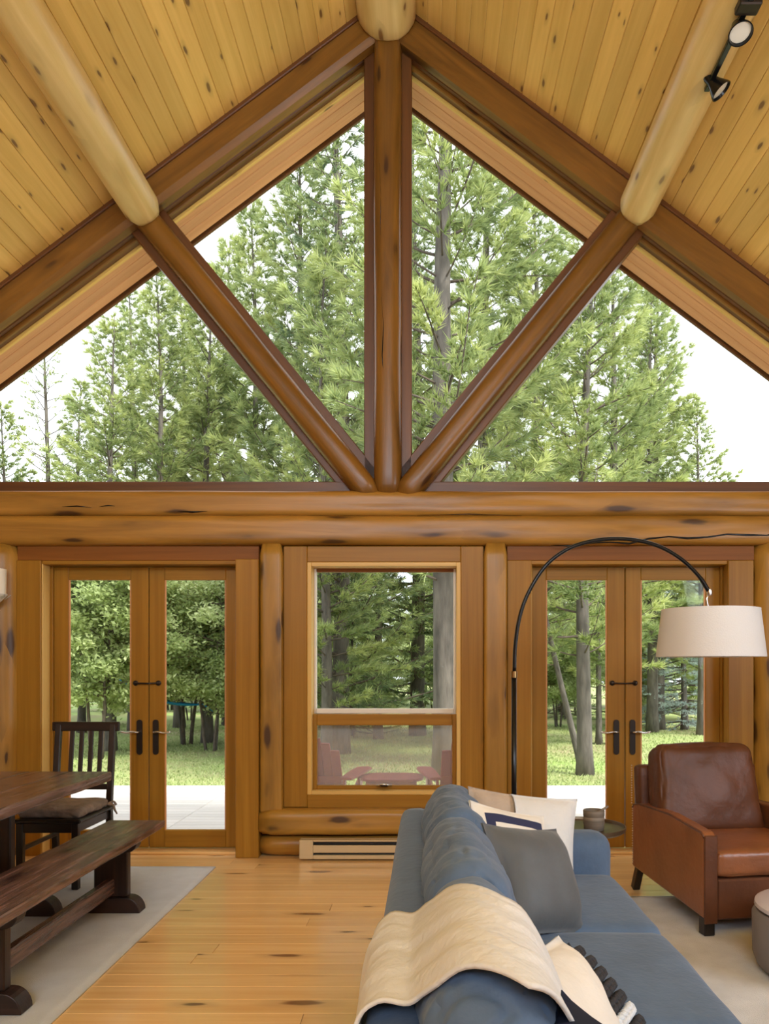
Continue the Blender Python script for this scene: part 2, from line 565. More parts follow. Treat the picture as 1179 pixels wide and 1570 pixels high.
M_SHADE = plain('white_linen_shade', (.66, .65, .63), .9, bump=.2, bscale=120)
M_CUSH = plain('grey_woven_cushion', (.25, .20, .165), .95, bump=1.0, bscale=26, var=.30, vscale=14)
M_STONE = plain('banded_stone', (.17, .135, .10), .6, var=.4, vscale=3, stretch=(.3, .3, 18))
M_POUF = plain('grey_upholstery', (.20, .17, .155), .7, var=.08)
M_POUFT = plain('pale_stone_top', (.55, .50, .52), .25, var=.05)
M_RED = plain('barn_red_paint', (.33, .060, .085), .32, var=.06)
M_HAMMOCK = plain('blue_hammock_nylon', (.005, .30, .80), .6)
M_LAWN = None
def mat_lawn():
    m, N, L, b = newmat('lawn_soil')
    tc = N.new('ShaderNodeTexCoord')
    n = N.new('ShaderNodeTexNoise')
    n.inputs['Scale'].default_value = .35
    n.inputs['Detail'].default_value = 8
    n.inputs['Roughness'].default_value = .65
    L.new(tc.outputs['Object'], n.inputs['Vector'])
    rp = N.new('ShaderNodeValToRGB')
    rp.color_ramp.elements[0].position = .36
    rp.color_ramp.elements[1].position = .62
    rp.color_ramp.elements[0].color = (.30, .27, .14, 1)
    rp.color_ramp.elements[1].color = (.27, .38, .10, 1)
    L.new(n.outputs['Fac'], rp.inputs['Fac'])
    L.new(rp.outputs['Color'], b.inputs['Base Color'])
    b.inputs['Roughness'].default_value = .95
    return m
M_LAWN = mat_lawn()
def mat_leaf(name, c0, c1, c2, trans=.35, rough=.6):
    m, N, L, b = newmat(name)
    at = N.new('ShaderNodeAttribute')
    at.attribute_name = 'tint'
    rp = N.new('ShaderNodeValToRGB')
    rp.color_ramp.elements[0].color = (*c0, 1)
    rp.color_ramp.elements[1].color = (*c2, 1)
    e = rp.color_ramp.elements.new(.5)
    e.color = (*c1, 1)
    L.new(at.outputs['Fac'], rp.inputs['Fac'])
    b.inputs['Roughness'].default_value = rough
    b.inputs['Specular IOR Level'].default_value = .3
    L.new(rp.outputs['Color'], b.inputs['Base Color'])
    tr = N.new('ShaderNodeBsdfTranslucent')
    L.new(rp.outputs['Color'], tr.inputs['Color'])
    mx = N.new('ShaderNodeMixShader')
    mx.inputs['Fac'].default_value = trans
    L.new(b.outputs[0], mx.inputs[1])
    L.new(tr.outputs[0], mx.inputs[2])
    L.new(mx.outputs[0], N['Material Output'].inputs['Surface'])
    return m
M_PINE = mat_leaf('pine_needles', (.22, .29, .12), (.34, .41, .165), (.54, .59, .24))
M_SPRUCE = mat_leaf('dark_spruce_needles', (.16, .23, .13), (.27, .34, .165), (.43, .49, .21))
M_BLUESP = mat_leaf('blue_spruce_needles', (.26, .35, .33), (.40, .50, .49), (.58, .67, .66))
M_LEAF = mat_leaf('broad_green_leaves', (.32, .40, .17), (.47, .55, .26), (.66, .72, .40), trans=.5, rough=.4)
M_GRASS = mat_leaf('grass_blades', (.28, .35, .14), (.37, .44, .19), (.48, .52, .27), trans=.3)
def mat_glass():
    m, N, L, b = newmat('window_glass')
    N.remove(b)
    tr = N.new('ShaderNodeBsdfTransparent')
    tr.inputs['Color'].default_value = (.97, .98, .97, 1)
    gl = N.new('ShaderNodeBsdfGlossy')
    gl.inputs['Roughness'].default_value = .01
    mx = N.new('ShaderNodeMixShader')
    mx.inputs['Fac'].default_value = .006
    L.new(tr.outputs[0], mx.inputs[1])
    L.new(gl.outputs[0], mx.inputs[2])
    L.new(mx.outputs[0], N['Material Output'].inputs['Surface'])
    return m
M_GLASS = mat_glass()
def mat_screen():
    m, N, L, b = newmat('insect_screen')
    tr = N.new('ShaderNodeBsdfTransparent')
    b.inputs['Base Color'].default_value = (.62, .58, .57, 1)
    b.inputs['Roughness'].default_value = .6
    mx = N.new('ShaderNodeMixShader')
    mx.inputs['Fac'].default_value = .24
    L.new(tr.outputs[0], mx.inputs[1])
    L.new(b.outputs[0], mx.inputs[2])
    L.new(mx.outputs[0], N['Material Output'].inputs['Surface'])
    return m
M_SCREEN = mat_screen()
def mat_stripe():
    m, N, L, b = newmat('white_navy_stripe')
    tc = N.new('ShaderNodeTexCoord')
    sp = N.new('ShaderNodeSeparateXYZ')
    L.new(tc.outputs['Object'], sp.inputs[0])
    ab = N.new('ShaderNodeMath'); ab.operation = 'ABSOLUTE'
    L.new(sp.outputs['X'], ab.inputs[0])
    ab2 = N.new('ShaderNodeMath'); ab2.operation = 'ABSOLUTE'
    L.new(sp.outputs['Z'], ab2.inputs[0])
    mx_ = N.new('ShaderNodeMath'); mx_.operation = 'MAXIMUM'
    L.new(ab.outputs[0], mx_.inputs[0])
    L.new(ab2.outputs[0], mx_.inputs[1])
    rp = N.new('ShaderNodeValToRGB')
    rp.color_ramp.interpolation = 'CONSTANT'
    rp.color_ramp.elements[0].color = (.70, .66, .58, 1)
    for p, c in ((.115, (.02, .025, .07)), (.150, (.70, .66, .58))):
        e = rp.color_ramp.elements.new(p)
        e.color = (*c, 1)
    rp.color_ramp.elements[-1].color = (.70, .66, .58, 1)
    L.new(mx_.outputs[0], rp.inputs['Fac'])
    L.new(rp.outputs['Color'], b.inputs['Base Color'])
    b.inputs['Roughness'].default_value = .9
    return m
M_STRIPE = mat_stripe()

# ------------------------------------------------------------------ room shell
XR = -0.289                                    # ridge line
X_L, X_R = -4.95, 4.37
YF = 5.885                                     # face of the log work of the window wall
def roof_z(c, x): return c - .75 * abs(x - XR)
floor = E('floor', 'honey pine plank floor with dark knots', 'floor', kind='structure')
box('subfloor', X_L, X_R, -6.2, 6.25, -.30, -.022, M_FRAME, floor, 0)
y = 1.2
rowi = 0
while y < 5.97:
    w = .136
    cuts = [X_L]
    x = X_L + random.uniform(.6, 2.6)
    while x < X_R - .5:
        cuts.append(x)
        x += random.choice((2.4, 3.0, 3.6))
    cuts.append(X_R)
    for a, b_ in zip(cuts, cuts[1:]):
        box('floor_plank', round(a + .0008, 3), round(b_ - .0008, 3), y + .0008, min(y + w, 6.0) - .0008, -.022, 0, M_FLOOR, floor, .0012)
    y += w
box('floor_border', X_L, X_R, -6.2, 1.2, -.022, 0, M_FLOOR, floor, 0)

ceil = E('ceiling', 'steep ceiling of knotty pine tongue and groove boards', 'ceiling', kind='structure')
C_CEIL = 6.32
sl = math.hypot(1, .75)
for sgn in (-1, 1):
    d = Vector((sgn, 0, -.75)).normalized()      # down the slope
    nrm = Vector((-sgn * .75, 0, -1)).normalized()
    nb = 47
    bw = .0985 * sl
    for i in range(nb):
        c = Vector((XR, 0, C_CEIL)) + d * (bw * (i + .5)) - nrm * .011
        beam('ceiling_board', (c.x, -6.2, c.z), (c.x, 6.14, c.z), bw - .0012, .022, d, M_CEIL, ceil, .0045)
    a = Vector((XR, 0, C_CEIL)) - nrm * .13
    e = a + d * (bw * nb + .3)
    m_ = (a + e) / 2
    beam('roof_deck', (m_.x, -6.2, m_.z), (m_.x, 6.56, m_.z), (e - a).length, .2, d, M_FRAME, ceil, 0)
# ridge log and purlins
log('ridge_log', (XR, -6.2, 6.19), (XR, 5.93, 6.175), .215, .215, M_PURLIN, ceil, 3, ydir=(1, 0, 0), wob=.03, n=28)
log('purlin', (-2.085, -6.2, 4.76), (-2.085, 5.92, 4.755), .137, .137, M_PURLIN, ceil, 5, ydir=(1, 0, 0), wob=.035, n=26)
log('purlin', (1.545, -6.2, 4.77), (1.545, 5.92, 4.765), .137, .137, M_PURLIN, ceil, 8, ydir=(1, 0, 0), wob=.035, n=26)

wall = E('wall_front', 'timber and log gable wall with king post and diagonal braces', 'wall', loc=(0, 6.0, 0), kind='structure')
# rafters of the gable, with the lining and stop beneath them
for sgn in (-1, 1):
    d = Vector((sgn, 0, -.75)).normalized()
    up = Vector((sgn * .75, 0, 1)).normalized()
    def rail(name, ctop, cbot, y0, y1, mat, bev, ext=5.6, start=0.0):
        th = (ctop - cbot) * .8
        mid = Vector((XR, (y0 + y1) / 2, (ctop + cbot) / 2)) + d * start
        beam(name, mid, mid + d * ext, y1 - y0, th, (0, 1, 0), mat, wall, bev)
    rail('rafter', 6.335, 6.065, 5.875, 6.02, M_LOG, .035)
    rail('rafter_crown', 6.345, 6.285, 5.855, 5.885, M_FRAME, .006)
    rail('rafter_lining', 6.22, 6.085, 6.02, 6.07, M_FRAME, .008)
    rail('rafter_stop', 6.22, 6.055, 6.07, 6.10, M_LOG, .006)
    rail('sash_rail', 6.22, 6.062, 6.10, 6.145, M_FRAME, .004)
    # soffit outside
soff = E('roof_overhang', 'reddish board soffit of the gable overhang outside the glass', 'overhang', loc=(0, 6.4, 6), kind='structure')
for sgn in (-1, 1):
    d = Vector((sgn, 0, -.75)).normalized()
    nrm = Vector((sgn * .75, 0, 1)).normalized()
    for k in range(3):
        y0 = 6.175 + k * .115
        mid = Vector((XR, y0 + .057, 6.072)) + nrm * .01
        beam('soffit_board', mid, mid + d * 5.8, .113, .02, (0, 1, 0), M_SOFFIT, soff, .004)
    mid = Vector((XR, 6.16, 6.055))
    beam('soffit_bead', mid, mid + d * 5.8, .028, .03, (0, 1, 0), M_CEIL, soff, .004)
    mid = Vector((XR, 6.56, 6.178))
    beam('fascia_board', mid, mid + d * 5.8, .03, .20, (0, 1, 0), M_FRAME, soff, .004)

def gb(px, py):                                  # point on the glass plane
    return ((px - VX) / 201.0, CZ + (VY - py) / 201.0)
# king post with side frames
log('king_post', (XR, 5.99, 2.66), (XR, 5.99, 6.1), .13, .103, M_LOG, wall, 21, ydir=(0, 1, 0), wob=.05, power=3.2, endr=.02)
box('king_post_frame', XR - .178, XR + .178, 5.995, 6.125, 2.70, 6.0, M_FRAME, wall, .006)
# diagonals
for sgn in (-1, 1):
    top = Vector((XR + sgn * 1.80, 5.99, 4.74))
    bot = Vector((XR + sgn * .175, 5.99, 2.735))
    ax = (bot - top).normalized()
    log('diagonal_brace', top - ax * .1, bot + ax * .10, .125, .094, M_LOG, wall, 30 + sgn, ydir=(0, 1, 0), wob=.06, power=3.0, taper=-.06, endr=.02)
    w0 = Vector((XR + sgn * 1.80, 6.06, 4.735))
    w1 = Vector((XR + sgn * .165, 6.06, 2.735))
    beam('brace_frame', w0, w1, .30, .13, Vector((0, 1, 0)).cross(ax), M_FRAME, wall, .006)
# bottom rail of the gable glass
box('gable_sill', X_L, X_R, 5.99, 6.145, 2.62, 2.782, M_FRAME, wall, .006)
# tie beam: two hewn log courses
log('tie_beam_log', (X_L, 6.0, 2.598), (X_R, 6.0, 2.600), .128, .098, M_BEAM, wall, 41, wob=.05, power=5, n=40)
log('tie_beam_log', (X_L, 6.0, 2.405), (X_R, 6.0, 2.407), .128, .112, M_BEAM, wall, 47, wob=.05, power=5, n=40)
cr = [P(845 + 30 * i, 836 - 1.2 * i + 2.2 * math.sin(i * 1.9) - (4 if i > 4 else 0), 5.872) for i in range(14)]
tube('drying_crack', cr, [.002] + [.007 + .002 * math.sin(i * 2.3) for i in range(12)] + [.003], M_BLACK, wall, 6)
for pts_, rad_ in (([(585, 455), (588, 500), (586, 545), (589, 590)], .004), ([(603, 330), (601, 390), (603, 450)], .003), ([(582, 250), (584, 300), (583, 360)], .0025)):
    tube('drying_crack', [P(a, b, 5.865) for a, b in pts_], [.001] + [rad_] * (len(pts_) - 2) + [.001], M_BLACK, wall, 6)
for pts_, rad_ in (([(95, 777), (118, 776), (140, 778)], .005), ([(152, 777), (166, 775), (176, 776)], .005), ([(272, 784), (295, 785), (318, 784)], .007), ([(0, 806), (60, 803), (120, 806)], .003), ([(640, 790), (720, 788), (800, 791)], .003)):
    tube('drying_crack', [P(a, b, 5.873) for a, b in pts_], [.001] + [rad_] * (len(pts_) - 2) + [.001], M_BLACK, wall, 6)
# gable glass, four panes as windows of the wall
def line_int(p, d, q, e):
    # 2D intersection p+ t d = q + s e
    det = d[0] * (-e[1]) + e[0] * d[1]
    rx, rz = q[0] - p[0], q[1] - p[1]
    t = (rx * (-e[1]) + e[0] * rz) / det
    return (p[0] + t * d[0], p[1] + t * d[1])
zb = 2.76
for sgn, nm in ((-1, 'window_1'), (1, 'window_2')):
    w = E(nm, 'triangular gable glass at the %s of the king post above the tie beam' % ('left' if sgn < 0 else 'right'), 'window', loc=(XR + sgn * 1.5, 6.1, 2.78), kind='structure')
    zt = lambda x: roof_z(6.08, x)
    inner = [(XR + sgn * .16, zb + .05), (XR + sgn * .16, zt(XR + sgn * .16)), (XR + sgn * 1.82, zt(XR + sgn * 1.82))]
    outer = [(XR + sgn * .18, zb), (XR + sgn * 1.82, zt(XR + sgn * 1.82)), (XR + sgn * 4.5, zt(XR + sgn * 4.5)), (XR + sgn * 4.5, zb)]
    if zt(XR + sgn * 4.5) < zb: outer = outer[:2] + [(XR + sgn * (6.08 - zb) / .75, zb)]
    prism('glass_pane', inner, 6.108, 6.114, M_GLASS, w)
    prism('glass_pane', outer, 6.108, 6.114, M_GLASS, w)

# sheathing between the openings (front wall, lower storey)
for a, b_ in ((X_L, -2.87), (-1.40, -.885), (.262, .78), (2.25, X_R)):
    box('wall_panel', a, b_, 6.02, 6.16, 0, 2.62, M_TRIM, wall, 0)
for a, b_, z0, z1 in ((-2.87, -1.40, 2.175, 2.62), (-.885, .262, 2.165, 2.62), (.78, 2.25, 2.175, 2.62), (-.885, .262, 0, .455)):
    box('wall_panel', a, b_, 6.02, 6.16, z0, z1, M_TRIM, wall, 0)
# log posts
log('log_post', (-3.175, 6.0, 0), (-3.175, 6.0, 2.31), .145, .155, M_POST, wall, 61, ydir=(0, 1, 0), wob=.05, power=2.4, endr=.02)
log('log_post', (2.585, 6.0, 0), (2.585, 6.0, 2.31), .15, .17, M_POST, wall, 66, ydir=(0, 1, 0), wob=.05, power=2.2, endr=.02)
log('log_post', (-1.141, 5.965, .17), (-1.141, 5.965, 2.31), .088, .083, M_POST, wall, 71, ydir=(0, 1, 0), wob=.02, power=14, endr=.02, n=44)
log('log_post', (.507, 5.965, 0), (.507, 5.965, 2.31), .088, .085, M_POST, wall, 76, ydir=(0, 1, 0), wob=.02, power=14, endr=.02, n=44)
log('sill_log', (-1.225, 5.96, .262), (.42, 5.96, .262), .125, .096, M_POST, wall, 81, wob=.05, power=5.0, n=36)
log('sill_log', (-1.225, 5.98, .078), (.42, 5.98, .078), .10, .078, M_BEAM, wall, 85, wob=.08, power=2.6, n=26)
for xx in (-4.0, 3.5):
    for k in range(11):
        log('wall_log', (xx - .85, 6.02, .12 + .21 * k), (xx + .85, 6.02, .12 + .21 * k), .12, .11, M_BEAM, wall, 200 + k, wob=.04, n=16)
# trims
TN = [0]
def trim(label, x0, x1, y0, y1, z0, z1, mat=None, bev=.005):
    TN[0] += 1
    o = box('trim_%d' % TN[0], x0, x1, y0, y1, z0, z1, mat or M_TRIM, None, bev)
    tag(o, label, 'trim', 'structure')
    return o
trim('dark reddish fir header board above the dining-side glass doors', -3.035, -1.24, 5.945, 6.03, 2.185, 2.296, M_HEAD)
trim('dark reddish fir header board above the lounge-side glass doors', .595, 2.43, 5.945, 6.03, 2.185, 2.296, M_HEAD)
trim('flat fir casing board between the log post with sconce and the glass doors', -3.035, -2.853, 5.93, 6.03, 0, 2.186)
trim('wide fir casing board standing between glass doors and the knotty post', -1.397, -1.228, 5.86, 6.03, 0, 2.186)
trim('flat fir casing board beside the post behind the arc lamp', .596, .775, 5.93, 6.03, 0, 2.186)
trim('flat fir casing board behind the lamp shade beside the round log post', 2.23, 2.42, 5.93, 6.03, 0, 2.186)
trim('fir board along the near side of the window by the knotty post', -1.057, -.882, 5.925, 6.03, .36, 2.29)
trim('fir board between the window and the post behind the arc lamp', .252, .421, 5.925, 6.03, .36, 2.29)
trim('fir head board above the double-hung window', -.882, .252, 5.925, 6.03, 2.172, 2.29)
trim('fir apron board under the double-hung window', -.882, .252, 5.925, 6.03, .355, .452)

# double-hung window
win = E('window_3', 'double-hung fir window with insect screen on its lower sash', 'window', loc=(-.31, 6.05, .45), kind='structure')
wx0, wx1, wz0, wz1 = -.882, .252, .452, 2.172
fw = .030
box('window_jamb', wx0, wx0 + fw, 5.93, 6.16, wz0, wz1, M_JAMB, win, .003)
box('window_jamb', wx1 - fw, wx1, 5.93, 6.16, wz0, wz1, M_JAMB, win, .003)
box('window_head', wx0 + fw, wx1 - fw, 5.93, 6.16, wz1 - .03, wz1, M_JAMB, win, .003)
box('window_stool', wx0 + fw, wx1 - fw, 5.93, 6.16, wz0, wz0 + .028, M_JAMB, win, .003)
up_ = E('upper_sash', parent=win, loc=(0, 6.09, 1.6))
sx0, sx1 = wx0 + fw, wx1 - fw
box('sash_stile', sx0, sx0 + .018, 6.075, 6.12, 1.045, wz1 - .03, M_WHITE, up_, .003)
box('sash_stile', sx1 - .018, sx1, 6.075, 6.12, 1.045, wz1 - .03, M_WHITE, up_, .003)
box('sash_rail', sx0 + .018, sx1 - .018, 6.075, 6.12, wz1 - .055, wz1 - .03, M_HEAD, up_, .003)
box('sash_rail', sx0 + .018, sx1 - .018, 6.06, 6.12, 1.045, 1.082, M_WHITE, up_, .003)
box('glass_pane', sx0 + .012, sx1 - .012, 6.095, 6.100, 1.06, wz1 - .04, M_GLASS, up_, 0)
lo_ = E('lower_sash', parent=win, loc=(0, 6.03, .7))
box('sash_stile', sx0, sx0 + .030, 6.01, 6.055, wz0 + .028, 1.043, M_TRIM, lo_, .003)
box('sash_stile', sx1 - .030, sx1, 6.01, 6.055, wz0 + .028, 1.043, M_TRIM, lo_, .003)
box('sash_rail', sx0 + .03, sx1 - .03, 6.01, 6.055, .960, 1.043, M_TRIM, lo_, .004)
box('sash_rail', sx0 + .03, sx1 - .03, 6.01, 6.055, wz0 + .028, .508, M_TRIM, lo_, .004)
box('glass_pane', sx0 + .024, sx1 - .024, 6.030, 6.035, .50, .968, M_GLASS, lo_, 0)
box('insect_screen', sx0 + .02, sx1 - .02, 6.128, 6.130, .47, 1.05, M_SCREEN, win, 0)
lk = lathe('sash_lock', [(.0, 0), (.030, 0), (.034, .006), (.03, .012), (0, .014)], M_BRONZE, win, (-.317, 5.985, .508), 16)
tube('lock_lever', [(-.37, 5.98, .513), (-.317, 5.975, .522), (-.26, 5.98, .513)], [.007, .010, .007], M_NICKEL, win, 8)

# french doors
def french_door(name, label, xs, jl, jr, open_left):
    x0, xm, x1 = xs
    D = E(name, label, 'door', loc=((x0 + x1) / 2, 6.1, 0), kind='structure')
    zt = 2.158
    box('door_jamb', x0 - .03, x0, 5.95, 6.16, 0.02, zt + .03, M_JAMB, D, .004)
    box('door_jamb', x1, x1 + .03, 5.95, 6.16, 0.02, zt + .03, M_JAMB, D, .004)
    box('door_head', x0 - .03, x1 + .03, 5.95, 6.16, zt, zt + .03, M_TRIM, D, .004)
    box('door_stop', x0, x0 + .022, 6.06, 6.088, 0.02, zt, M_TRIM, D, .003)
    box('door_stop', x1 - .022, x1, 6.06, 6.088, 0.02, zt, M_TRIM, D, .003)
    box('threshold', x0 - .03, x1 + .03, 5.97, 6.20, 0, .020, M_FLOOR, D, .004)
    for side, (a, b_) in enumerate(((x0, xm - .003), (xm + .003, x1))):
        Lf = E('door_leaf', parent=D, loc=((a + b_) / 2, 6.11, .03))
        ya, yb = 6.09, 6.135
        if side == 0: g0, g1 = a + .128, b_ - .134
        else: g0, g1 = a + .117, b_ - .125
        zg0, zg1, zl0, zl1 = .158, 2.058, .026, zt - .003
        box('stile', a, g0, ya, yb, zl0, zl1, M_TRIM, Lf, .004)
        box('stile', g1, b_, ya, yb, zl0, zl1, M_TRIM, Lf, .004)
        box('top_rail', g0, g1, ya, yb, zg1, zl1, M_TRIM, Lf, .004)
        box('bottom_rail', g0, g1, ya, yb, zl0, zg0, M_TRIM, Lf, .004)
        box('glazing_bead', g0, g0 + .009, ya + .008, ya + .02, zg0, zg1, M_SOFFIT, Lf, 0)
        box('glazing_bead', g1 - .009, g1, ya + .008, ya + .02, zg0, zg1, M_SOFFIT, Lf, 0)
        box('glass_pane', g0 + .001, g1 - .001, 6.110, 6.116, zg0 + .001, zg1 - .001, M_GLASS, Lf, 0)
        hx = xm + (-.068 if side == 0 else .055)
        bm = bmesh.new()
        bmesh.ops.create_cube(bm, size=1)
        bmesh.ops.scale(bm, vec=(.042, .012, .265), verts=bm.verts)
        es = [e for e in bm.edges if abs((e.verts[0].co - e.verts[1].co).y) > .005]
        bmesh.ops.bevel(bm, geom=es, offset=.020, segments=5, profile=.5, affect='EDGES')
        link('handle_plate', bm_mesh('handle_plate', bm), M_BRONZE, Lf, Matrix.Translation((hx, ya - .006, .865)))
        sg = -1 if side == 0 else 1
        hz = .905
        tube('lever_handle', spline([(hx, ya - .008, hz), (hx, ya - .05, hz), (hx + sg * .03, ya - .058, hz + .004), (hx + sg * .08, ya - .055, hz - .004), (hx + sg * .125, ya - .052, hz + .003)], 5),
             .0075, M_NICKEL, Lf, 8)
    lt = E('surface_latch', parent=D, loc=(xm, 6.08, 1.275))
    for sx in (-.098, .075):
        lathe('latch_rose', [(0, 0), (.020, 0), (.020, .006), (.009, .012), (.009, .028), (0, .03)], M_BRONZE, lt, n=14,
              M=Matrix.Translation((xm + sx, 6.089, 1.275)) @ Matrix.Rotation(math.pi / 2, 4, 'X'))
    tube('latch_bar', [(xm - .098, 6.065, 1.275), (xm - .01, 6.063, 1.272), (xm + .075, 6.065, 1.276)], .006, M_BRONZE, lt, 8)
    return D
french_door('door_1', 'pair of glazed fir doors behind the dining chair and bench', (-2.846, -2.109, -1.40), 0, 0, True)
french_door('door_2', 'pair of glazed fir doors behind the arc lamp and leather armchair', (.78, 1.507, 2.243), 0, 0, False)

# side walls, outside the frame: log walls that close the room
for nm, x0, x1, lab in (('wall_left', X_L - .2, X_L, 'plain timber side wall on the dining side'), ('wall_right', X_R, X_R + .2, 'plain timber side wall on the lounge side')):
    tag(box(nm, x0, x1, -6.2, 6.0, -.3, 3.3, M_BEAM, None, 0), lab, 'wall', 'structure')

tag(box('wall_rear', X_L, X_R, -6.4, -6.2, -.3, 7.0, M_BEAM, None, 0), 'plain timber end wall behind the camera', 'wall', 'structure')

# baseboard heater
bh = E('baseboard_heater', 'almond electric baseboard heater under the window by the floor', 'heater', loc=(-.45, 5.84, 0))
hx0, hx1 = -.918, .40
box('back_plate', hx0, hx1, 5.835, 5.855, .012, .150, M_HEATER, bh, .002)
box('end_cap', hx0, hx0 + .10, 5.775, 5.835, .012, .150, M_HEATER, bh, .005)
box('end_cap', hx1 - .10, hx1, 5.775, 5.835, .012, .150, M_HEATER, bh, .005)
box('front_panel', hx0 + .10, hx1 - .10, 5.778, 5.790, .058, .112, M_HEATER, bh, .003)
box('top_hood', hx0 + .10, hx1 - .10, 5.775, 5.835, .138, .150, M_HEATER, bh, .003)
box('bottom_lip', hx0 + .10, hx1 - .10, 5.778, 5.835, .012, .040, M_HEATER, bh, .003)
box('heating_element', hx0 + .10, hx1 - .10, 5.80, 5.83, .045, .13, M_BLACK, bh, 0)

# ------------------------------------------------------------------ rugs
def rug(name, label, x0, x1, y0, y1, mat):
    nx, ny = 50, 70
    V, Fc = [], []
    for lay in (0.010, 0.0005):
        for i in range(nx + 1):
            for j in range(ny + 1):
                x, y = x0 + (x1 - x0) * i / nx, y0 + (y1 - y0) * j / ny
                V.append((x - (x0 + x1) / 2, y - (y0 + y1) / 2, lay + (.0015 * noise.noise(Vector((x * 3, y * 3, 0))) if lay > .005 else 0)))
    q = (nx + 1) * (ny + 1)
    for i in range(nx):
        for j in range(ny):
            a = i * (ny + 1) + j
            Fc.append((a, a + ny + 1, a + ny + 2, a + 1))
            Fc.append((q + a, q + a + 1, q + a + ny + 2, q + a + ny + 1))
    for i in range(nx):
        for j in (0, ny):
            a = i * (ny + 1) + j
            Fc.append((a, q + a, q + a + ny + 1, a + ny + 1) if j == 0 else (a, a + ny + 1, q + a + ny + 1, q + a))
    for j in range(ny):
        for i in (0, nx):
            a = i * (ny + 1) + j
            Fc.append((a, a + 1, q + a + 1, q + a) if i == 0 else (a, q + a, q + a + 1, a + 1))
    o = link(name, mesh(name, V, Fc, True), mat, None, Matrix.Translation(((x0 + x1) / 2, (y0 + y1) / 2, 0)))
    return tag(o, label, 'rug')
rug('area_rug', 'pale grey flat rug under the dining bench and table', -4.3, -1.468, 1.3, 5.58, M_GREYR)
rug('area_rug', 'faded beige patterned rug under sofa and leather armchair', -.02, 3.9, 1.2, 4.86, M_BEIGER)
RZ = .012
# ------------------------------------------------------------------ trestle table, bench
def wavy_top(name, x0, x1, y0, y1, z0, z1, parent, mat, seed, nx=8):
    """thick plank top with a hewn edge, length along Y"""
    L, Wd, T = y1 - y0, x1 - x0, z1 - z0
    bm = bmesh.new()
    bmesh.ops.create_cube(bm, size=1)
    bmesh.ops.scale(bm, vec=(L, Wd, T), verts=bm.verts)
    es = [e for e in bm.edges]
    bmesh.ops.bevel(bm, geom=es, offset=.006, segments=1, profile=.5, affect='EDGES')
    lo = [e for e in bm.edges if abs((e.verts[0].co - e.verts[1].co).x) > L * .5]
    bmesh.ops.subdivide_edges(bm, edges=lo, cuts=60, use_grid_fill=True)
    for v in bm.verts:
        if abs(v.co.y) > Wd * .5 - .01:
            v.co.y += .004 * noise.noise(Vector((v.co.x * 3 + seed, v.co.y * 2, v.co.z * 20)))
            v.co.z += .004 * noise.noise(Vector((v.co.x * 4 + seed * 2, 5, v.co.y)))
    M = Matrix(((0, 1, 0, (x0 + x1) / 2), (1, 0, 0, (y0 + y1) / 2), (0, 0, -1, (z0 + z1) / 2), (0, 0, 0, 1)))
    return link(name, bm_mesh(name, bm), mat, parent, M)
def foot_prof(x0, x1, z0, h):
    r = h
    pts = [(x0, z0)]
    n = 7
    for i in range(n + 1):
        a = math.pi - math.pi / 2 * i / n
        pts.append((x0 + r * .9 + r * .9 * math.cos(a), z0 + h * math.sin(a)))
    for i in range(n + 1):
        a = math.pi / 2 - math.pi / 2 * i / n
        pts.append((x1 - r * .9 + r * .9 * math.cos(a), z0 + h * math.sin(a)))
    pts.append((x1, z0))
    out = []
    for p in pts:
        if not out or (Vector(p) - Vector(out[-1])).length > 1e-4: out.append(p)
    return out
def trestle_set(root, cx, wtop, wpan, wfoot, ys, ztop, th, y0, y1, fh, str_z, seed, boards=1, both=True):
    x0 = cx - wtop / 2
    bw = wtop / boards
    for k in range(boards):
        wavy_top('top_plank', x0 + bw * k + .001, x0 + bw * (k + 1) - .001, y0, y1, ztop - th, ztop, root, M_TABLE, seed + k * 3)
    for yy in ys:
        extrude_prof('foot', foot_prof(cx - wfoot / 2, cx + wfoot / 2, RZ, fh), yy - .05, yy + .05, M_TRESTLE, root, bev=.004)
        box('trestle_panel', cx - wpan / 2, cx + wpan / 2, yy - .028, yy + .028, RZ + fh, ztop - th - .06, M_TRESTLE, root, .006)
        pr = [(a, 2 * (ztop - th) - b + 0) for a, b in foot_prof(cx - wfoot / 2 + .02, cx + wfoot / 2 - .02, ztop - th, .06)]
        extrude_prof('top_cleat', pr, yy - .04, yy + .04, M_TRESTLE, root, bev=.004)
    box('stretcher', cx - .024, cx + .024, ys[0] + .028, ys[-1] - .028, str_z, str_z + .085, M_TABLE, root, .006)
bench = E('bench', 'long dark distressed trestle bench on pale grey rug beside table', 'bench', loc=(-1.786, 3.9, RZ))
trestle_set(bench, -1.786, .346, .19, .345, (3.24, 4.56), .452, .042, 2.78, 4.95, .085, .115, 4)
table = E('dining_table', 'dark distressed plank-top trestle dining table behind the bench', 'table', loc=(-2.45, 3.9, RZ))
trestle_set(table, -2.45, 1.01, .26, .78, (3.0, 4.50), .752, .056, 2.5, 4.965, .10, .20, 15, boards=4)

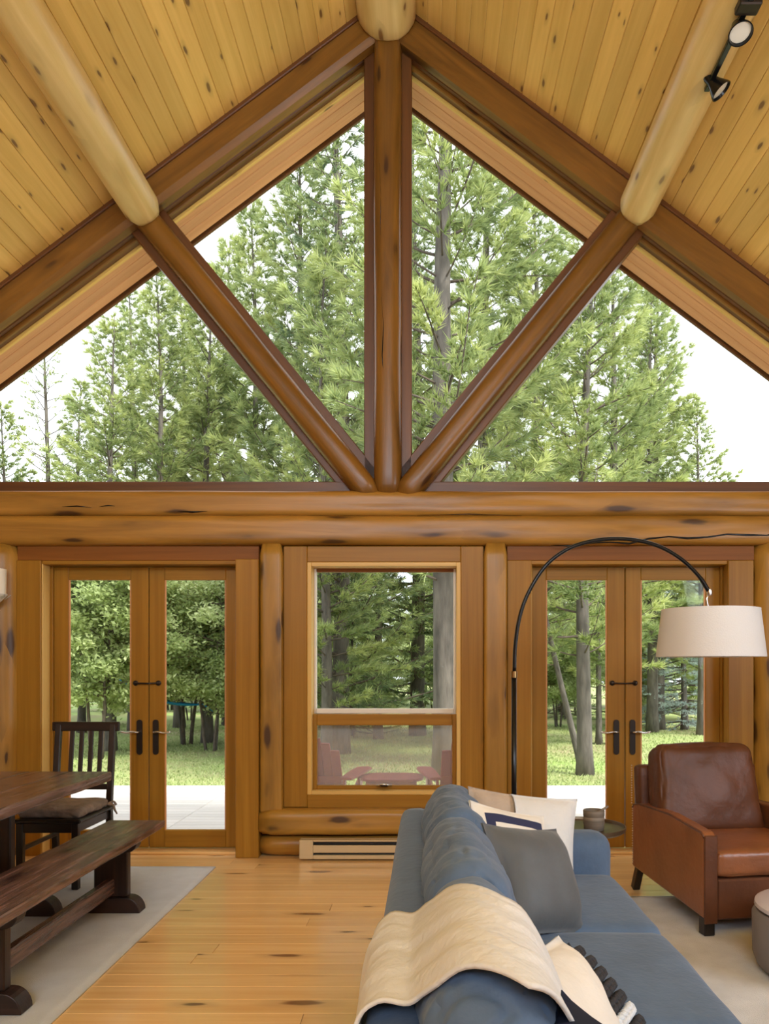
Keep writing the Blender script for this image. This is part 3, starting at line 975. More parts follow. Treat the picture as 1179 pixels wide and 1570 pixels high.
# ------------------------------------------------------------------ dining chair (faces the camera)
ch = E('dining_chair', 'black slat-back wooden chair with tied seat cushion at head of table', 'chair', loc=(-2.375, 5.25, RZ))
cxl, cxr, cyf, cyb = -2.552, -2.165, 4.98, 5.50
for x_ in (cxl, cxr - .042):
    box('leg', x_, x_ + .042, cyf, cyf + .042, RZ if True else 0, .425, M_CHAIR, ch, .004)
    # rear leg runs on into the back post, raked
    xb = x_ - .02 if x_ == cxl else x_ + .01
    xb = max(min(xb, -2.16), -2.60)
    beam('leg', (xb + .021, cyb + .03, RZ), (xb + .021, cyb, .44), .040, .040, (1, 0, 0), M_CHAIR, ch, .004)
    beam('back_post', (xb + .021, cyb, .43), (xb + .021, cyb + .07, 1.0), .040, .036, (1, 0, 0), M_CHAIR, ch, .004)
box('seat', cxl - .015, cxr + .02, cyf - .012, cyb + .02, .425, .450, M_CHAIR, ch, .008)
box('apron', cxl + .042, cxr - .042, cyf + .006, cyf + .028, .365, .425, M_CHAIR, ch, .003)
box('apron', cxl + .006, cxl + .026, cyf + .042, cyb - .02, .365, .425, M_CHAIR, ch, .003)
box('apron', cxr - .026, cxr - .006, cyf + .042, cyb - .02, .365, .425, M_CHAIR, ch, .003)
box('stretcher', cxl + .008, cxl + .030, cyf + .042, cyb - .01, .245, .272, M_CHAIR, ch, .003)
box('stretcher', cxr - .030, cxr - .008, cyf + .042, cyb - .01, .245, .272, M_CHAIR, ch, .003)
xl_, xr_ = -2.572, -2.152
yb_ = lambda z: cyb + .07 * (z - .43) / .57
beam('top_rail', (xl_ - .022, yb_(.985), .985), (xr_ + .022, yb_(.985), .985), .030, .064, (0, 1, 0), M_CHAIR, ch, .006)
beam('lower_rail', (xl_ + .03, yb_(.575), .575), (xr_ - .03, yb_(.575), .575), .022, .04, (0, 1, 0), M_CHAIR, ch, .004)
for k in range(4):
    xs_ = -2.455 + k * .066
    beam('slat', (xs_, yb_(.59), .59), (xs_, yb_(.96), .96), .030, .014, (1, 0, 0), M_CHAIR, ch, .003)
sc_ = link('seat_cushion', rbox_mesh(.40, .45, .060, .028, 26, (0, 0, .35), .010, 11, seed=3), M_CUSH, ch, Matrix.Translation((-2.36, 5.235, .478)))
tube('cushion_tie', spline([(-2.165, 5.44, .47), (-2.13, 5.45, .46), (-2.115, 5.44, .43), (-2.10, 5.445, .40)], 4), [.012, .012, .011, .010, .010, .009, .008, .008, .008, .007, .006, .006, .004], M_CUSH, ch, 6)
tube('cushion_tie', spline([(-2.165, 5.45, .47), (-2.135, 5.47, .48), (-2.12, 5.48, .455)], 4), .008, M_CUSH, ch, 6)

# ------------------------------------------------------------------ sofa
sofa = E('sofa', 'blue velvet sofa with loose back cushions facing the rug', 'sofa', loc=(.36, 2.45, RZ))
SY0, SY1 = 1.06, 3.775
def frame_fn(q, p):
    return q
# back frame: slightly raked slab with a soft top
bk = rbox_mesh(.14, SY1 - SY0, .70, .05, 16, (0, 0, 0), .004, 5, seed=2)
M_ = Matrix.Translation((-.035, (SY0 + SY1) / 2, .395)) @ Matrix.Rotation(math.radians(-3), 4, 'Y')
link('back_frame', bk, M_BLUE, sofa, M_)
link('base', rbox_mesh(.82, SY1 - SY0 - .02, .21, .03, 10), M_BLUE, sofa, Matrix.Translation((.39, (SY0 + SY1) / 2, .19)))
for yy in (SY1 - .10, SY0 + .10):
    link('armrest', rbox_mesh(.90, .20, .585, .075, 16, (0, 0, .0), .003, 5, seed=4), M_BLUE, sofa, Matrix.Translation((.385, yy, .355)))
for (lx, ly) in ((0, SY0 + .1), (.74, SY0 + .1), (0, SY1 - .1), (.74, SY1 - .1)):
    lathe('leg', [(.018, RZ), (.026, .09)], M_CHAIR, sofa, (lx, ly, 0), 12)
inn0, inn1 = SY0 + .20, SY1 - .20
cl = (inn1 - inn0) / 3
for k in range(3):
    yc = inn0 + cl * (k + .5)
    link('seat_cushion', rbox_mesh(.70, cl - .006, .19, .05, 16, (.02, 0, .10), .004, 5, seed=10 + k), M_BLUE, sofa, Matrix.Translation((.485, yc, .39)))
    def lean(q, p):
        # thicker low down, crown at the top
        f = 1.0 + .22 * (-q.z / .2) * .5
        return (q.x * f, q.y, q.z)
    me = rbox_mesh(.235, cl + .01, .43, .10, 46, (.16, .0, .10), .017, 5.5, (1.0, 2.2, 1.0), 21 + k * 3, lean)
    link('back_cushion', me, M_BLUE, sofa, Matrix.Translation((.125, yc, .665)) @ Matrix.Rotation(math.radians(-9), 4, 'Y'))

# throw blanket over the back
def throw_blanket():
    prof = spline([(-.135, .30), (-.142, .55), (-.125, .735), (-.085, .79), (-.03, .80), (.01, .845), (.065, .905), (.13, .915), (.19, .885), (.24, .80), (.285, .69), (.31, .60), (.33, .53)], 5)
    n = len(prof)
    m = 40
    V, Fc = [], []
    for i, p in enumerate(prof):
        s = i / (n - 1)
        for j in range(m + 1):
            t = j / m
            y0 = np.interp(s, [0, .25, .38, .62, .8, 1], [1.50, 1.45, 1.40, 1.22, 1.36, 1.46])
            y1 = np.interp(s, [0, .25, .40, .62, .8, 1], [1.93, 1.97, 1.90, 1.68, 1.74, 1.72])
            y = y0 + (y1 - y0) * t
            nx = noise.noise(Vector((s * 4 + t * 1.5, t * 3.5, 3))) * .009 + noise.noise(Vector((s * 3 - t * 2, t * 11, 8))) * .007 + .006
            lift = nx + .004
            a, b = prof[max(0, i - 1)], prof[min(n - 1, i + 1)]
            tx, tz = b.x - a.x, b.y - a.y
            ll = math.hypot(tx, tz)
            V.append((p.x - tz / ll * lift, y, p.y + tx / ll * lift))
    for i in range(n - 1):
        for j in range(m):
            a = i * (m + 1) + j
            Fc.append((a, a + 1, a + m + 2, a + m + 1))
    me = mesh('throw', V, Fc, True)
    o = link('throw_blanket', me, M_CREAM, None)
    sd = o.modifiers.new('thick', 'SOLIDIFY')
    sd.thickness = .008
    sd.offset = 1
    return tag(o, 'cream throw blanket draped over the sofa back', 'blanket')
def spline2(pts, k):
    return spline([(p[0], p[1], 0) for p in pts], k)
_sp = spline
def spline(pts, k=8):
    return _sp([p if len(p) == 3 else (p[0], p[1], 0) for p in pts], k)
throw_blanket()

def pillow(label, mat, w, h, t, loc, yaw, lean, roll, seed, name='throw_pillow', cat='pillow', wr=.014, **k):
    o = link(name, pillow_mesh(w, h, t, 24, wr, seed, **k), mat, None, pose(loc, yaw, lean, roll))
    return tag(o, label, cat)
pillow('taupe linen pillow in the far sofa corner under cream blanket', M_TAUPE, .50, .42, .16, (.40, 3.40, .655), 16, 16, 9, 1)
pillow('cream blanket hung over the taupe pillow by the sofa arm', M_CREAM, .50, .42, .175, (.40, 3.40, .655), 16, 16, 9, 1, name='folded_blanket', cat='blanket', u0=-.25, u1=1.0, grow=.012)
pillow('white pillow with navy stripes peeking out behind grey pillow', M_STRIPE, .40, .40, .13, (.325, 3.06, .665), 42, 22, 16, 6)
pillow('large charcoal grey velvet pillow leaning on the sofa back', M_GREYV, .43, .39, .19, (.375, 2.80, .655), 50, 26, 12, 9)
pillow('cream cotton pillow between the throw blanket and knit pillow', M_CREAMP, .46, .41, .19, (.30, 1.755, .58), 66, 31, 10, 13, wr=.022, fold=9)
kn = E('knit_pillow', 'black chunky knit pillow behind the cream cotton pillow', 'pillow', loc=(.47, 2.02, .60))
# braided rows on the knit pillow
pm = pillow_mesh(.46, .36, .12, 24, .006, 17)
Mk = pose((.385, 1.93, .53), 66, 44, 6)
link('pillow_body', pm, M_KNIT, kn, Mk)
for r in range(9):
    V, Fc = [], []
    z = -.145 + r * .036
    for k in range(14):
        for q in (0, 1):
            x = -.19 + k * .0285
            th = .06 * max(.05, (1 - abs(x / .23) ** 3) * (1 - abs(z / .18) ** 3)) ** .62
            a = Vector((x - .012, -th - .004, z + (-.012 if q else .012)))
            b = Vector((x + .016, -th - .011, z))
            v, f = tube_data([a, (a + b) / 2 + Vector((0, -.004, 0)), b], [.006, .010, .006], 6)
            o_ = len(V)
            V += v
            Fc += [tuple(i + o_ for i in ff) for ff in f]
    o = link('knit_braid', mesh('braid', V, Fc, True), M_KNIT if r != 3 else M_GREYR, kn, Mk)
pillow('dark navy velvet pillow nearest the camera on the sofa', M_NAVY, .44, .44, .15, (.315, 1.17, .665), 72, 44, 0, 23)

# ------------------------------------------------------------------ leather armchair
arm = E('armchair', 'brown leather recliner armchair with nailhead trim by the glass doors', 'armchair', loc=(0, 0, 0))
AW, AD = .80, .88
# local frame: -Y is the front
for sg in (-1, 1):
    xa = sg * (AW / 2 - .038)
    pts = [(-AD / 2, .10), (-AD / 2, .525), (-AD / 2 + .03, .545), (-.05, .575), (AD / 2 - .10, .565), (AD / 2 - .02, .55), (AD / 2, .53), (AD / 2, .16)]
    a_ = E('arm', parent=arm, loc=(xa, 0, .1))
    extrude_prof('arm_panel', pts, xa - .036, xa + .036, M_LEATHER, a_, plane='yz', bev=.012, smooth=False)
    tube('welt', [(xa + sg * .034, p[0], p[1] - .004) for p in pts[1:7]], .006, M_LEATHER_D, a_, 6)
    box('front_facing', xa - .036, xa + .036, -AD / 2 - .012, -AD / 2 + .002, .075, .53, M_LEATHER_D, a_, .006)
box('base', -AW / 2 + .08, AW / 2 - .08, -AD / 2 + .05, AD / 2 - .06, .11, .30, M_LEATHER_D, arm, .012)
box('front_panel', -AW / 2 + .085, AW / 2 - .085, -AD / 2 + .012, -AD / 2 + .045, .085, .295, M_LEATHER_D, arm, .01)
link('seat_cushion', rbox_mesh(AW - .16, .66, .14, .035, 18, (0, 0, .14), .006, 8, seed=31), M_LEATHER, arm, Matrix.Translation((0, -.105, .372)))
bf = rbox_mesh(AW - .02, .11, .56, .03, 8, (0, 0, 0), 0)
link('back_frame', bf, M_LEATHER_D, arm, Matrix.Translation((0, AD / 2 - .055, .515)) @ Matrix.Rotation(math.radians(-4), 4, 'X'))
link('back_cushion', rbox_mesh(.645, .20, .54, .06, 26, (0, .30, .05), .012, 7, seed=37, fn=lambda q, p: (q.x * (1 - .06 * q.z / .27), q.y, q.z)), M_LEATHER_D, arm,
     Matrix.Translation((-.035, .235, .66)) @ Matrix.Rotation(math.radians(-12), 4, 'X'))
for sg in (-1, 1):
    xa = sg * (AW / 2 - .036)
    box('leg', xa - .030, xa + .030, -AD / 2 + .0, -AD / 2 + .06, RZ, .10, M_CHAIR, arm, .004)
    beam('leg', (xa, AD / 2 + .03, RZ), (xa, AD / 2 - .04, .17), .045, .045, (1, 0, 0), M_CHAIR, arm, .004)
V, Fc = [], []
for sg in (-1, 1):
    for k in range(40):
        z = .18 + k * .0155
        c = Vector((sg * (AW / 2 - .0), AD / 2 - .006 + .01, z)) if z > .55 else Vector((sg * (AW / 2 + .001), AD / 2 - .012, z))
        o_ = len(V)
        r = .0055
        V += [c + Vector(d) * r for d in ((1, 0, 0), (-1, 0, 0), (0, 1, 0), (0, -1, 0), (0, 0, 1), (0, 0, -1))]
        Fc += [tuple(i + o_ for i in f) for f in ((0, 2, 4), (2, 1, 4), (1, 3, 4), (3, 0, 4), (2, 0, 5), (1, 2, 5), (3, 1, 5), (0, 3, 5))]
nh = link('nailhead_trim', mesh('nails', V, Fc, True), plain('pale_nailheads', (.55, .42, .30), .35, metal=.6), arm)
nh['kind'] = 'stuff'
arm.location = (1.745, 4.625, 0)
arm.rotation_euler = (0, 0, math.radians(9.5))

# ------------------------------------------------------------------ side table and cup
st = E('side_table', 'round dark bronze tray side table behind the sofa arm', 'table', loc=(.835, 4.40, RZ))
lathe('tray_top', [(0, .515), (.235, .515), (.244, .518), (.247, .532), (.253, .532), (.252, .512), (.235, .500), (0, .500)], plain('aged_bronze_tray', (.16, .115, .07), .32, metal=.75, var=.3, vscale=4), st, (.835, 4.40, 0), 48)
lathe('pedestal', [(0, .03), (.020, .03), (.017, .10), (.017, .46), (.05, .50), (0, .50)], M_BRONZE, st, (.835, 4.40, 0), 20)
lathe('base', [(0, RZ), (.17, RZ), (.165, .028), (.03, .04), (0, .04)], M_BRONZE, st, (.835, 4.40, 0), 32)
cup = E('mortar', 'small banded stone mortar with pestle on the bronze side table', 'mortar', loc=(.905, 4.34, .517))
lathe('bowl', [(0, .517), (.050, .517), (.054, .522), (.054, .548), (.057, .552), (.057, .585), (.055, .59), (.057, .593), (.058, .622), (.055, .626), (.046, .622), (.044, .545), (0, .54)], M_STONE, cup, (.905, 4.34, 0), 28)
tube('pestle', [(.895, 4.34, .552), (.93, 4.33, .615), (.977, 4.315, .650)], [.012, .008, .006], M_STONE, cup, 8)

# ------------------------------------------------------------------ arc floor lamp
LY = 4.72
lamp = E('arc_floor_lamp', 'black arc floor lamp with white drum shade over the armchair', 'lamp', loc=(PX(788, LY), LY, 0))
lx = PX(788, LY)
lathe('base', [(0, RZ), (.15, RZ), (.15, .03), (.02, .04), (0, .04)], M_BLACK, lamp, (lx, LY, 0), 36)
tube('pole', [(lx, LY, .035), (lx, LY, 1.35)], .0155, M_BLACK, lamp, 14)
lathe('joint_collar', [(0, 1.335), (.020, 1.335), (.020, 1.372), (0, 1.372)], plain('brass', (.32, .2, .08), .3, metal=1), lamp, (lx, LY, 0), 16)
arc = [(788.5, 1030), (790, 990), (797, 945), (812, 905), (838, 866), (872, 841), (910, 829), (948, 826), (985, 830), (1018, 841), (1048, 860), (1072, 884), (1087, 907)]
pts = _sp([tuple(P(a, b, LY)) for a, b in arc], 6)
tube('arc', pts, [.0115] * (len(pts) - 6) + [.013] * 6, M_BLACK, lamp, 14)
e_ = P(1088, 908, LY)
lathe('swivel', [(0, -.02), (.014, -.018), (.018, 0), (.014, .018), (0, .02)], M_NICKEL, lamp, tuple(e_), 14)
tube('stem', [tuple(e_), tuple(P(1083, 918, LY)), tuple(P(1086, 934, LY)), tuple(P(1086, 965, LY))], .007, M_NICKEL, lamp, 8)
sc = P(1089, 970, LY)
ztop, zbot = PZ(934, LY), PZ(1007, LY)
rt, rb = 72.5 / F_PX * LY, 80.5 / F_PX * LY
lathe('lamp_shade', [(rb - .004, zbot), (rb, zbot), (rb * .985 + rt * .015, zbot + .012), (rt, ztop - .01), (rt, ztop), (rt - .004, ztop), (rt - .006, ztop - .012), (rb - .006, zbot + .01)][0:8] + [(rb - .004, zbot)], M_SHADE, lamp, (sc.x, LY, 0), 56)
tube('shade_spider', [(sc.x - rt + .006, LY, ztop - .012), (sc.x, LY, ztop - .03), (sc.x + rt - .006, LY, ztop - .012)], .004, M_NICKEL, lamp, 6)
tube('shade_spider', [(sc.x, LY - rt + .006, ztop - .012), (sc.x, LY, ztop - .03), (sc.x, LY + rt - .006, ztop - .012)], .004, M_NICKEL, lamp, 6)
lathe('bulb', [(0, -.05), (.022, -.045), (.032, -.015), (.02, .03), (.013, .05), (0, .05)], plain('frosted_bulb', (.7, .68, .64), .3), lamp, (sc.x, LY, ztop - .10), 16)

# ------------------------------------------------------------------ round ottoman at the edge of the frame
ot = E('ottoman', 'round grey ottoman with pale top at the edge of the beige rug', 'ottoman', loc=(1.86, 3.62, RZ))
lathe('body', [(0, RZ), (.30, RZ), (.345, .035), (.362, .08), (.365, .26), (.35, .285), (0, .285)], M_POUF, ot, (1.86, 3.62, 0), 56)
lathe('top', [(0, .285), (.335, .285), (.355, .300), (.352, .315), (.33, .325), (0, .327)], M_POUFT, ot, (1.86, 3.62, 0), 56)

# ------------------------------------------------------------------ track spotlights on the purlin
tk = E('track_light', 'black track with two spot heads on the ceiling log', 'spotlight', loc=(1.555, 4.2, 4.62))
TX, TZ = 1.56, 4.612
box('track', TX - .014, TX + .014, 3.55, 4.47, TZ - .012, TZ + .012, M_BLACK, tk, .003)
box('canopy', TX - .05, TX + .06, 3.86, 3.94, TZ - .02, TZ + .02, M_BRONZE, tk, .006)
def spot(px, py, Y, aim, sc_):
    c = P(px, py, Y)
    hd = E('spot_head', parent=tk, loc=tuple(c))
    q = Vector(aim).normalized().to_track_quat('Z', 'Y').to_matrix().to_4x4()
    M = Matrix.Translation(c) @ q @ Matrix.Scale(sc_, 4)
    lathe('shade', [(0, -.085), (.026, -.082), (.032, -.065), (.032, -.03), (.040, -.005), (.062, .045), (.064, .056), (.058, .056), (.05, .03), (0, .02)], M_BLACK, hd, n=28, M=M)
    lathe('lens', [(0, .030), (.054, .034), (.054, .040), (0, .043)], plain('frosted_lens', (.62, .58, .46), .35), hd, n=24, M=M)
    tube('bracket', [(TX, c.y - .02, TZ), (TX + .03, c.y - .02, TZ - .02), tuple(c - Vector(aim).normalized() * .05)], .010, M_BLACK, hd, 8)
spot(1133, 42, 4.02, (.02, -.42, -1.0), .95)
spot(1097, 130, 4.40, (.75, -.15, -1.0), .92)

# ------------------------------------------------------------------ wall sconce
sy = 5.79
sn = E('wall_sconce', 'candle-style wall sconce with leaf holder on the log post', 'sconce', loc=(PX(-4, sy), sy, PZ(900, sy)))
sxx = PX(-6, sy)
lathe('glass_shade', [(0, PZ(912, sy)), (.075, PZ(912, sy)), (.080, PZ(873, sy)), (.076, PZ(873, sy)), (.070, PZ(910, sy)), (0, PZ(910, sy))], plain('cream_glass', (.80, .76, .66), .3), sn, (sxx, sy - .02, 0), 28)
lathe('holder', [(0, PZ(926, sy)), (.03, PZ(925, sy)), (.082, PZ(913, sy)), (.086, PZ(911, sy)), (0, PZ(911.5, sy))], M_WHITE, sn, (sxx, sy - .02, 0), 20)
for k in range(7):
    a = k * 2 * math.pi / 7 + .5
    c_, s_ = math.cos(a), math.sin(a)
    zc = PZ(915, sy)
    V = [(sxx + c_ * r - s_ * w_, sy - .02 + s_ * r + c_ * w_, zc + z_) for r, w_, z_ in ((.06, .0, -.02), (.082, .022, .0), (.085, -.022, .0), (.105, 0, .016))]
    V += [(v[0], v[1], v[2] - .004) for v in V]
    link('leaf', mesh('leaf', V, [(0, 1, 3, 2), (4, 6, 7, 5), (0, 4, 5, 1), (1, 5, 7, 3), (3, 7, 6, 2), (2, 6, 4, 0)]), plain('verdigris_leaf', (.45, .46, .38), .5) if k == 0 else bpy.data.materials['verdigris_leaf'], sn)
tube('arm', [(sxx - .02, 5.86, PZ(935, sy)), (sxx - .01, 5.80, PZ(932, sy)), (sxx, sy - .02, PZ(925, sy))], .012, M_WHITE, sn, 8)

# ------------------------------------------------------------------ outside: deck, lawn
deck = E('deck', 'pale weathered plank deck outside the glass doors', 'deck', loc=(0, 8, -.1), kind='structure')
y = 6.20
while y < 10.02:
    for a, b_ in ((-7.2, -2.4), (-2.4, 2.4), (2.4, 7.2)):
        box('deck_board', a + .002, b_ - .002, y + .003, y + .137, -.135, -.10, M_DECK, deck, .004)
    y += .14
box('rim_joist', -7.2, 7.2, 10.02, 10.06, -.42, -.10, M_DECK, deck, .004)
LZ = -.5
def lawn_h(x, y):
    return LZ + .10 * noise.noise(Vector((x * .12, y * .12, 0)))
V, Fc = [], []
xs = np.linspace(-60, 60, 81)
ysl = np.linspace(5.5, 90, 57)
for x in xs:
    for y in ysl: V.append((x, y, lawn_h(x, y)))
for i in range(80):
    for j in range(56):
        a = i * 57 + j
        Fc.append((a, a + 57, a + 58, a + 1))
tag(link('lawn', mesh('lawn', V, Fc, True), M_LAWN), 'green lawn beyond the deck under the trees', 'lawn', 'structure')

def tri_obj(name, V, mat, parent=None, tint=None, quads=False, M=None):
    """V: (n*k,3) loose triangles (or quads) as one mesh"""
    k = 4 if quads else 3
    n = len(V) // k
    me = bpy.data.meshes.new(name)
    me.vertices.add(n * k)
    me.vertices.foreach_set('co', np.ascontiguousarray(V, dtype=np.float32).ravel())
    me.loops.add(n * k)
    me.loops.foreach_set('vertex_index', np.arange(n * k, dtype=np.int32))
    me.polygons.add(n)
    me.polygons.foreach_set('loop_start', np.arange(0, n * k, k, dtype=np.int32))
    me.polygons.foreach_set('loop_total', np.full(n, k, dtype=np.int32))
    if tint is not None:
        at = me.attributes.new('tint', 'FLOAT', 'POINT')
        at.data.foreach_set('value', np.repeat(tint, k).astype(np.float32))
    me.update(calc_edges=True)
    me.materials.append(mat)
    return me
def unit(a): return a / np.maximum(np.linalg.norm(a, axis=-1, keepdims=True), 1e-9)
def needle_tris(C, D, K, length, width, spread, rng):
    n = len(C)
    d = unit(D[:, None, :] + spread * rng.normal(size=(n, K, 3)))
    l = length * (.6 + .7 * rng.random((n, K, 1)))
    s = unit(np.cross(d, rng.normal(size=(n, K, 3)))) * width / 2
    b = C[:, None, :] + d * .01
    tri = np.stack([b - s, b + s, b + d * l], axis=2)
    return tri.reshape(-1, 3)
def tubes_mesh(name, segs, mat, n=5):
    """segs: list of (path, radii)"""
    V, Fc = [], []
    for path, rad in segs:
        v, f = tube_data(path, rad, n)
        o_ = len(V)
        V += v
        Fc += [tuple(i + o_ for i in ff) for ff in f]
    me = mesh(name, V, Fc, True)
    me.materials.append(mat)
    return me
def conifer(seed, H, R, base, style, needle, bark=None, tr=.16, K=10, nl=.16, nw=.010, dens=1.0):
    """meshes (trunk, branches, foliage) of one conifer"""
    rng = np.random.default_rng(seed)
    ph = rng.random(4) * 6.28
    def axis(h):
        return np.array([.10 * math.sin(h * .35 + ph[0]) * h / H * 1.5, .10 * math.sin(h * .3 + ph[1]) * h / H * 1.5, h])
    hs = np.linspace(-.2, H, 18)
    trunk = tubes_mesh('trunk', [([tuple(axis(h)) for h in hs], [max(.012, tr * (1 - h / H) ** .8 + (.05 * max(0, 1 - h / .5) if h < .5 else 0)) for h in np.clip(hs, 0, H * .999)])], bark or M_BARK, 12)
    segs, C, D, T = [], [], [], []
    h = base
    while h < H - .15:
        f = (h - base) / (H - base)
        if style == 'pine':
            prof = (1 - f) ** .75 * (.45 + .55 * min(1, f * 4 + .3))
            elev, nb = .10 + .75 * f, rng.integers(3, 6)
            gap = .42 - .15 * f
        elif style == 'spruce':
            prof = (1 - f) ** .9
            elev, nb = -.18 + .6 * f, rng.integers(5, 8)
            gap = .34 - .12 * f
        else:
            prof = (1 - f) ** .85
            elev, nb = .02 + .6 * f, rng.integers(4, 7)
            gap = .40 - .15 * f
        a0 = rng.random() * 6.28
        for k in range(nb):
            L = R * prof * (.65 + .55 * rng.random()) + .12
            if style == 'pine' and rng.random() < .12: continue
            a = a0 + k * 6.28 / nb + rng.normal() * .25
            e = elev + rng.normal() * .12
            o = axis(h + rng.normal() * .05)
            dv = np.array([math.cos(a), math.sin(a), 0])
            cv = (.30 if style == 'pine' else .22) * (1 if rng.random() < .8 else -.3)
            ts = np.linspace(0, 1, 5)
            pt = lambda t: o + dv * (L * t * math.cos(e)) + np.array([0, 0, L * (t * math.sin(e) + cv * t * t - (.12 * t if style == 'spruce' else 0))])
            segs.append(([tuple(pt(t)) for t in ts], [max(.004, .016 * L ** .7 * (1 - .8 * t)) for t in ts]))
            nt = max(3, int(L / .13 * dens))
            tint = np.clip(rng.normal(.45, .22), 0, 1)
            for i in range(nt):
                t = .22 + .78 * (i + rng.random()) / nt if style == 'pine' else .10 + .90 * (i + rng.random()) / nt
                b0 = pt(t)
                sgn = 1 if i % 2 else -1
                ta = a + sgn * (.75 + .25 * rng.normal())
                tl = (.12 + .40 * (1 - t) * L * .55) * (.6 + .7 * rng.random())
                tl = min(tl, .75)
                td = np.array([math.cos(ta), math.sin(ta), (.25 if style == 'pine' else .02) + .15 * rng.normal()])
                ns = max(1, int(tl / .11))
                for q in range(ns + 1):
                    u = (q + .6) / (ns + 1)
                    C.append(b0 + td * tl * u)
                    D.append(td * .8 + dv * .5 + np.array([0, 0, .35 if style == 'pine' else .05]))
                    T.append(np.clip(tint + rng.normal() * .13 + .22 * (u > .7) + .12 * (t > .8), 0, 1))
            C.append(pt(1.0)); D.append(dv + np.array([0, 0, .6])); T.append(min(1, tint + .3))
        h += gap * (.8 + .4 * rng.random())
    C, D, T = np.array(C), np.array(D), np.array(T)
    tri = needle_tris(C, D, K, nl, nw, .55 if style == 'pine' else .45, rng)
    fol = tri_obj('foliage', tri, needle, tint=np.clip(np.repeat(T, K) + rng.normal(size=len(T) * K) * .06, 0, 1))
    return trunk, tubes_mesh('branches', segs, M_BARK_D, 4), fol, len(tri) // 3
def broadleaf(seed, H, R, base, n_leaf, leaf=.075, stems=3, tr=.07):
    rng = np.random.default_rng(seed)
    segs, C, N_, T = [], [], [], []
    tips = []
    for s in range(stems):
        a = 6.28 * s / stems + rng.random()
        sp_ = .30 + .35 * rng.random()
        pth = [np.array([.10 * math.cos(a) + math.cos(a) * R * .55 * sp_ * t + .08 * rng.normal() * t, .10 * math.sin(a) + math.sin(a) * R * .55 * sp_ * t + .08 * rng.normal() * t, -.2 + H * .85 * t]) for t in np.linspace(0, 1, 8)]
        segs.append(([tuple(p) for p in pth], [tr * (1 - .8 * t) for t in np.linspace(0, 1, 8)]))
        for k in range(26):
            t = .28 + .72 * rng.random()
            i = min(6, int(t * 7))
            o = pth[i] + (pth[i + 1] - pth[i]) * (t * 7 - i)
            if o[2] < base * .7: continue
            b = rng.random() * 6.28
            L = R * (.45 + .6 * rng.random()) * math.sqrt(max(.12, 1 - ((o[2] / H - .5) / .58) ** 2))
            e_ = .15 + .5 * rng.random()
            dv = np.array([math.cos(b) * math.cos(e_), math.sin(b) * math.cos(e_), math.sin(e_)])
            p2 = [o + dv * L * u + np.array([0, 0, -.25 * L * u * u]) for u in np.linspace(0, 1, 4)]
            segs.append(([tuple(p) for p in p2], [.018, .012, .008, .004]))
            tips.append((p2, L))
    per = max(4, n_leaf // len(tips))
    for p2, L in tips:
        tint = rng.normal(.5, .2)
        u = np.sqrt(rng.random(per)) * .95 + .05
        i = np.minimum(2, (u * 3).astype(int))
        P2 = np.array(p2)
        c = P2[i] + (P2[i + 1] - P2[i]) * (u * 3 - i)[:, None] + rng.normal(size=(per, 3)) * np.array([.16, .16, .10])
        C.append(c)
        T.append(np.clip(tint + rng.normal(size=per) * .15, 0, 1))
    C, T = np.concatenate(C), np.concatenate(T)
    n = len(C)
    nm = unit(rng.normal(size=(n, 3)) * .7 + np.array([0, 0, .9]))
    u = unit(np.cross(nm, rng.normal(size=(n, 3))))
    v = np.cross(nm, u)
    l = leaf * (.7 + .6 * rng.random((n, 1)))
    q = np.stack([C - u * l * .6, C + v * l * .3, C + u * l * .6, C - v * l * .3], axis=1).reshape(-1, 3)
    return tubes_mesh('trunk', segs[:stems], M_BARK, 8), tubes_mesh('branches', segs[stems:], M_BARK_D, 4), tri_obj('foliage', q, M_LEAF, tint=T, quads=True), n * 2

def plant(kind, x, y, label, name, cat='tree', s=1.0, rz=0.0, group=None, zs=None):
    t = E(name, label, cat, loc=(x, y, lawn_h(x, y)), rotz=rz, group=group)
    t.scale = (s, s, zs or s)
    for nm, me in zip(('trunk', 'branches', 'foliage'), kind[:3]):
        o = bpy.data.objects.new(nm, me)
        COL.objects.link(o)
        o.parent = t
        if nm != 'trunk': o['kind'] = 'stuff'
    return t
PINE_A = conifer(1, 17.0, 2.6, 3.2, 'pine', M_PINE, tr=.22, K=14, nl=.21, nw=.024)
PINE_B = conifer(2, 14.0, 2.4, 1.5, 'pine', M_PINE, tr=.17, K=14, nl=.21, nw=.024)
PINE_C = conifer(3, 11.5, 2.2, 2.2, 'pine', M_PINE, tr=.15, K=14, nl=.20, nw=.024)
FIR_A = conifer(4, 17.5, 2.3, 1.0, 'fir', M_SPRUCE, tr=.20, K=12, nl=.17, nw=.024)
SPR_A = conifer(5, 6.0, 1.7, .25, 'spruce', M_SPRUCE, tr=.09, K=9, nl=.10, nw=.012, dens=1.3)
SPR_B = conifer(6, 6.5, 2.2, .25, 'spruce', M_BLUESP, tr=.10, K=10, nl=.10, nw=.012, dens=1.5)
SPARSE = conifer(7, 13.0, 1.5, 4.0, 'pine', M_PINE, tr=.13, K=8, nl=.18, nw=.016, dens=.55)
BUSH_A = broadleaf(8, 5.2, 2.0, 1.0, 46000, .085, tr=.05)
BUSH_B = broadleaf(9, 4.2, 1.7, 1.0, 36000, .08, tr=.038)
print('TRIS', [k[3] for k in (PINE_A, PINE_B, PINE_C, FIR_A, SPR_A, SPR_B, SPARSE, BUSH_A, BUSH_B)])
def at(px, Y): return PX(px, Y)
def tree(kind, px, Y, label, name='pine_tree', s=1.0, rz=None, group=None, zs=None):
    return plant(kind, at(px, Y), Y, label, name, 'tree', s, random.random() * 6.28 if rz is None else rz, group, zs)
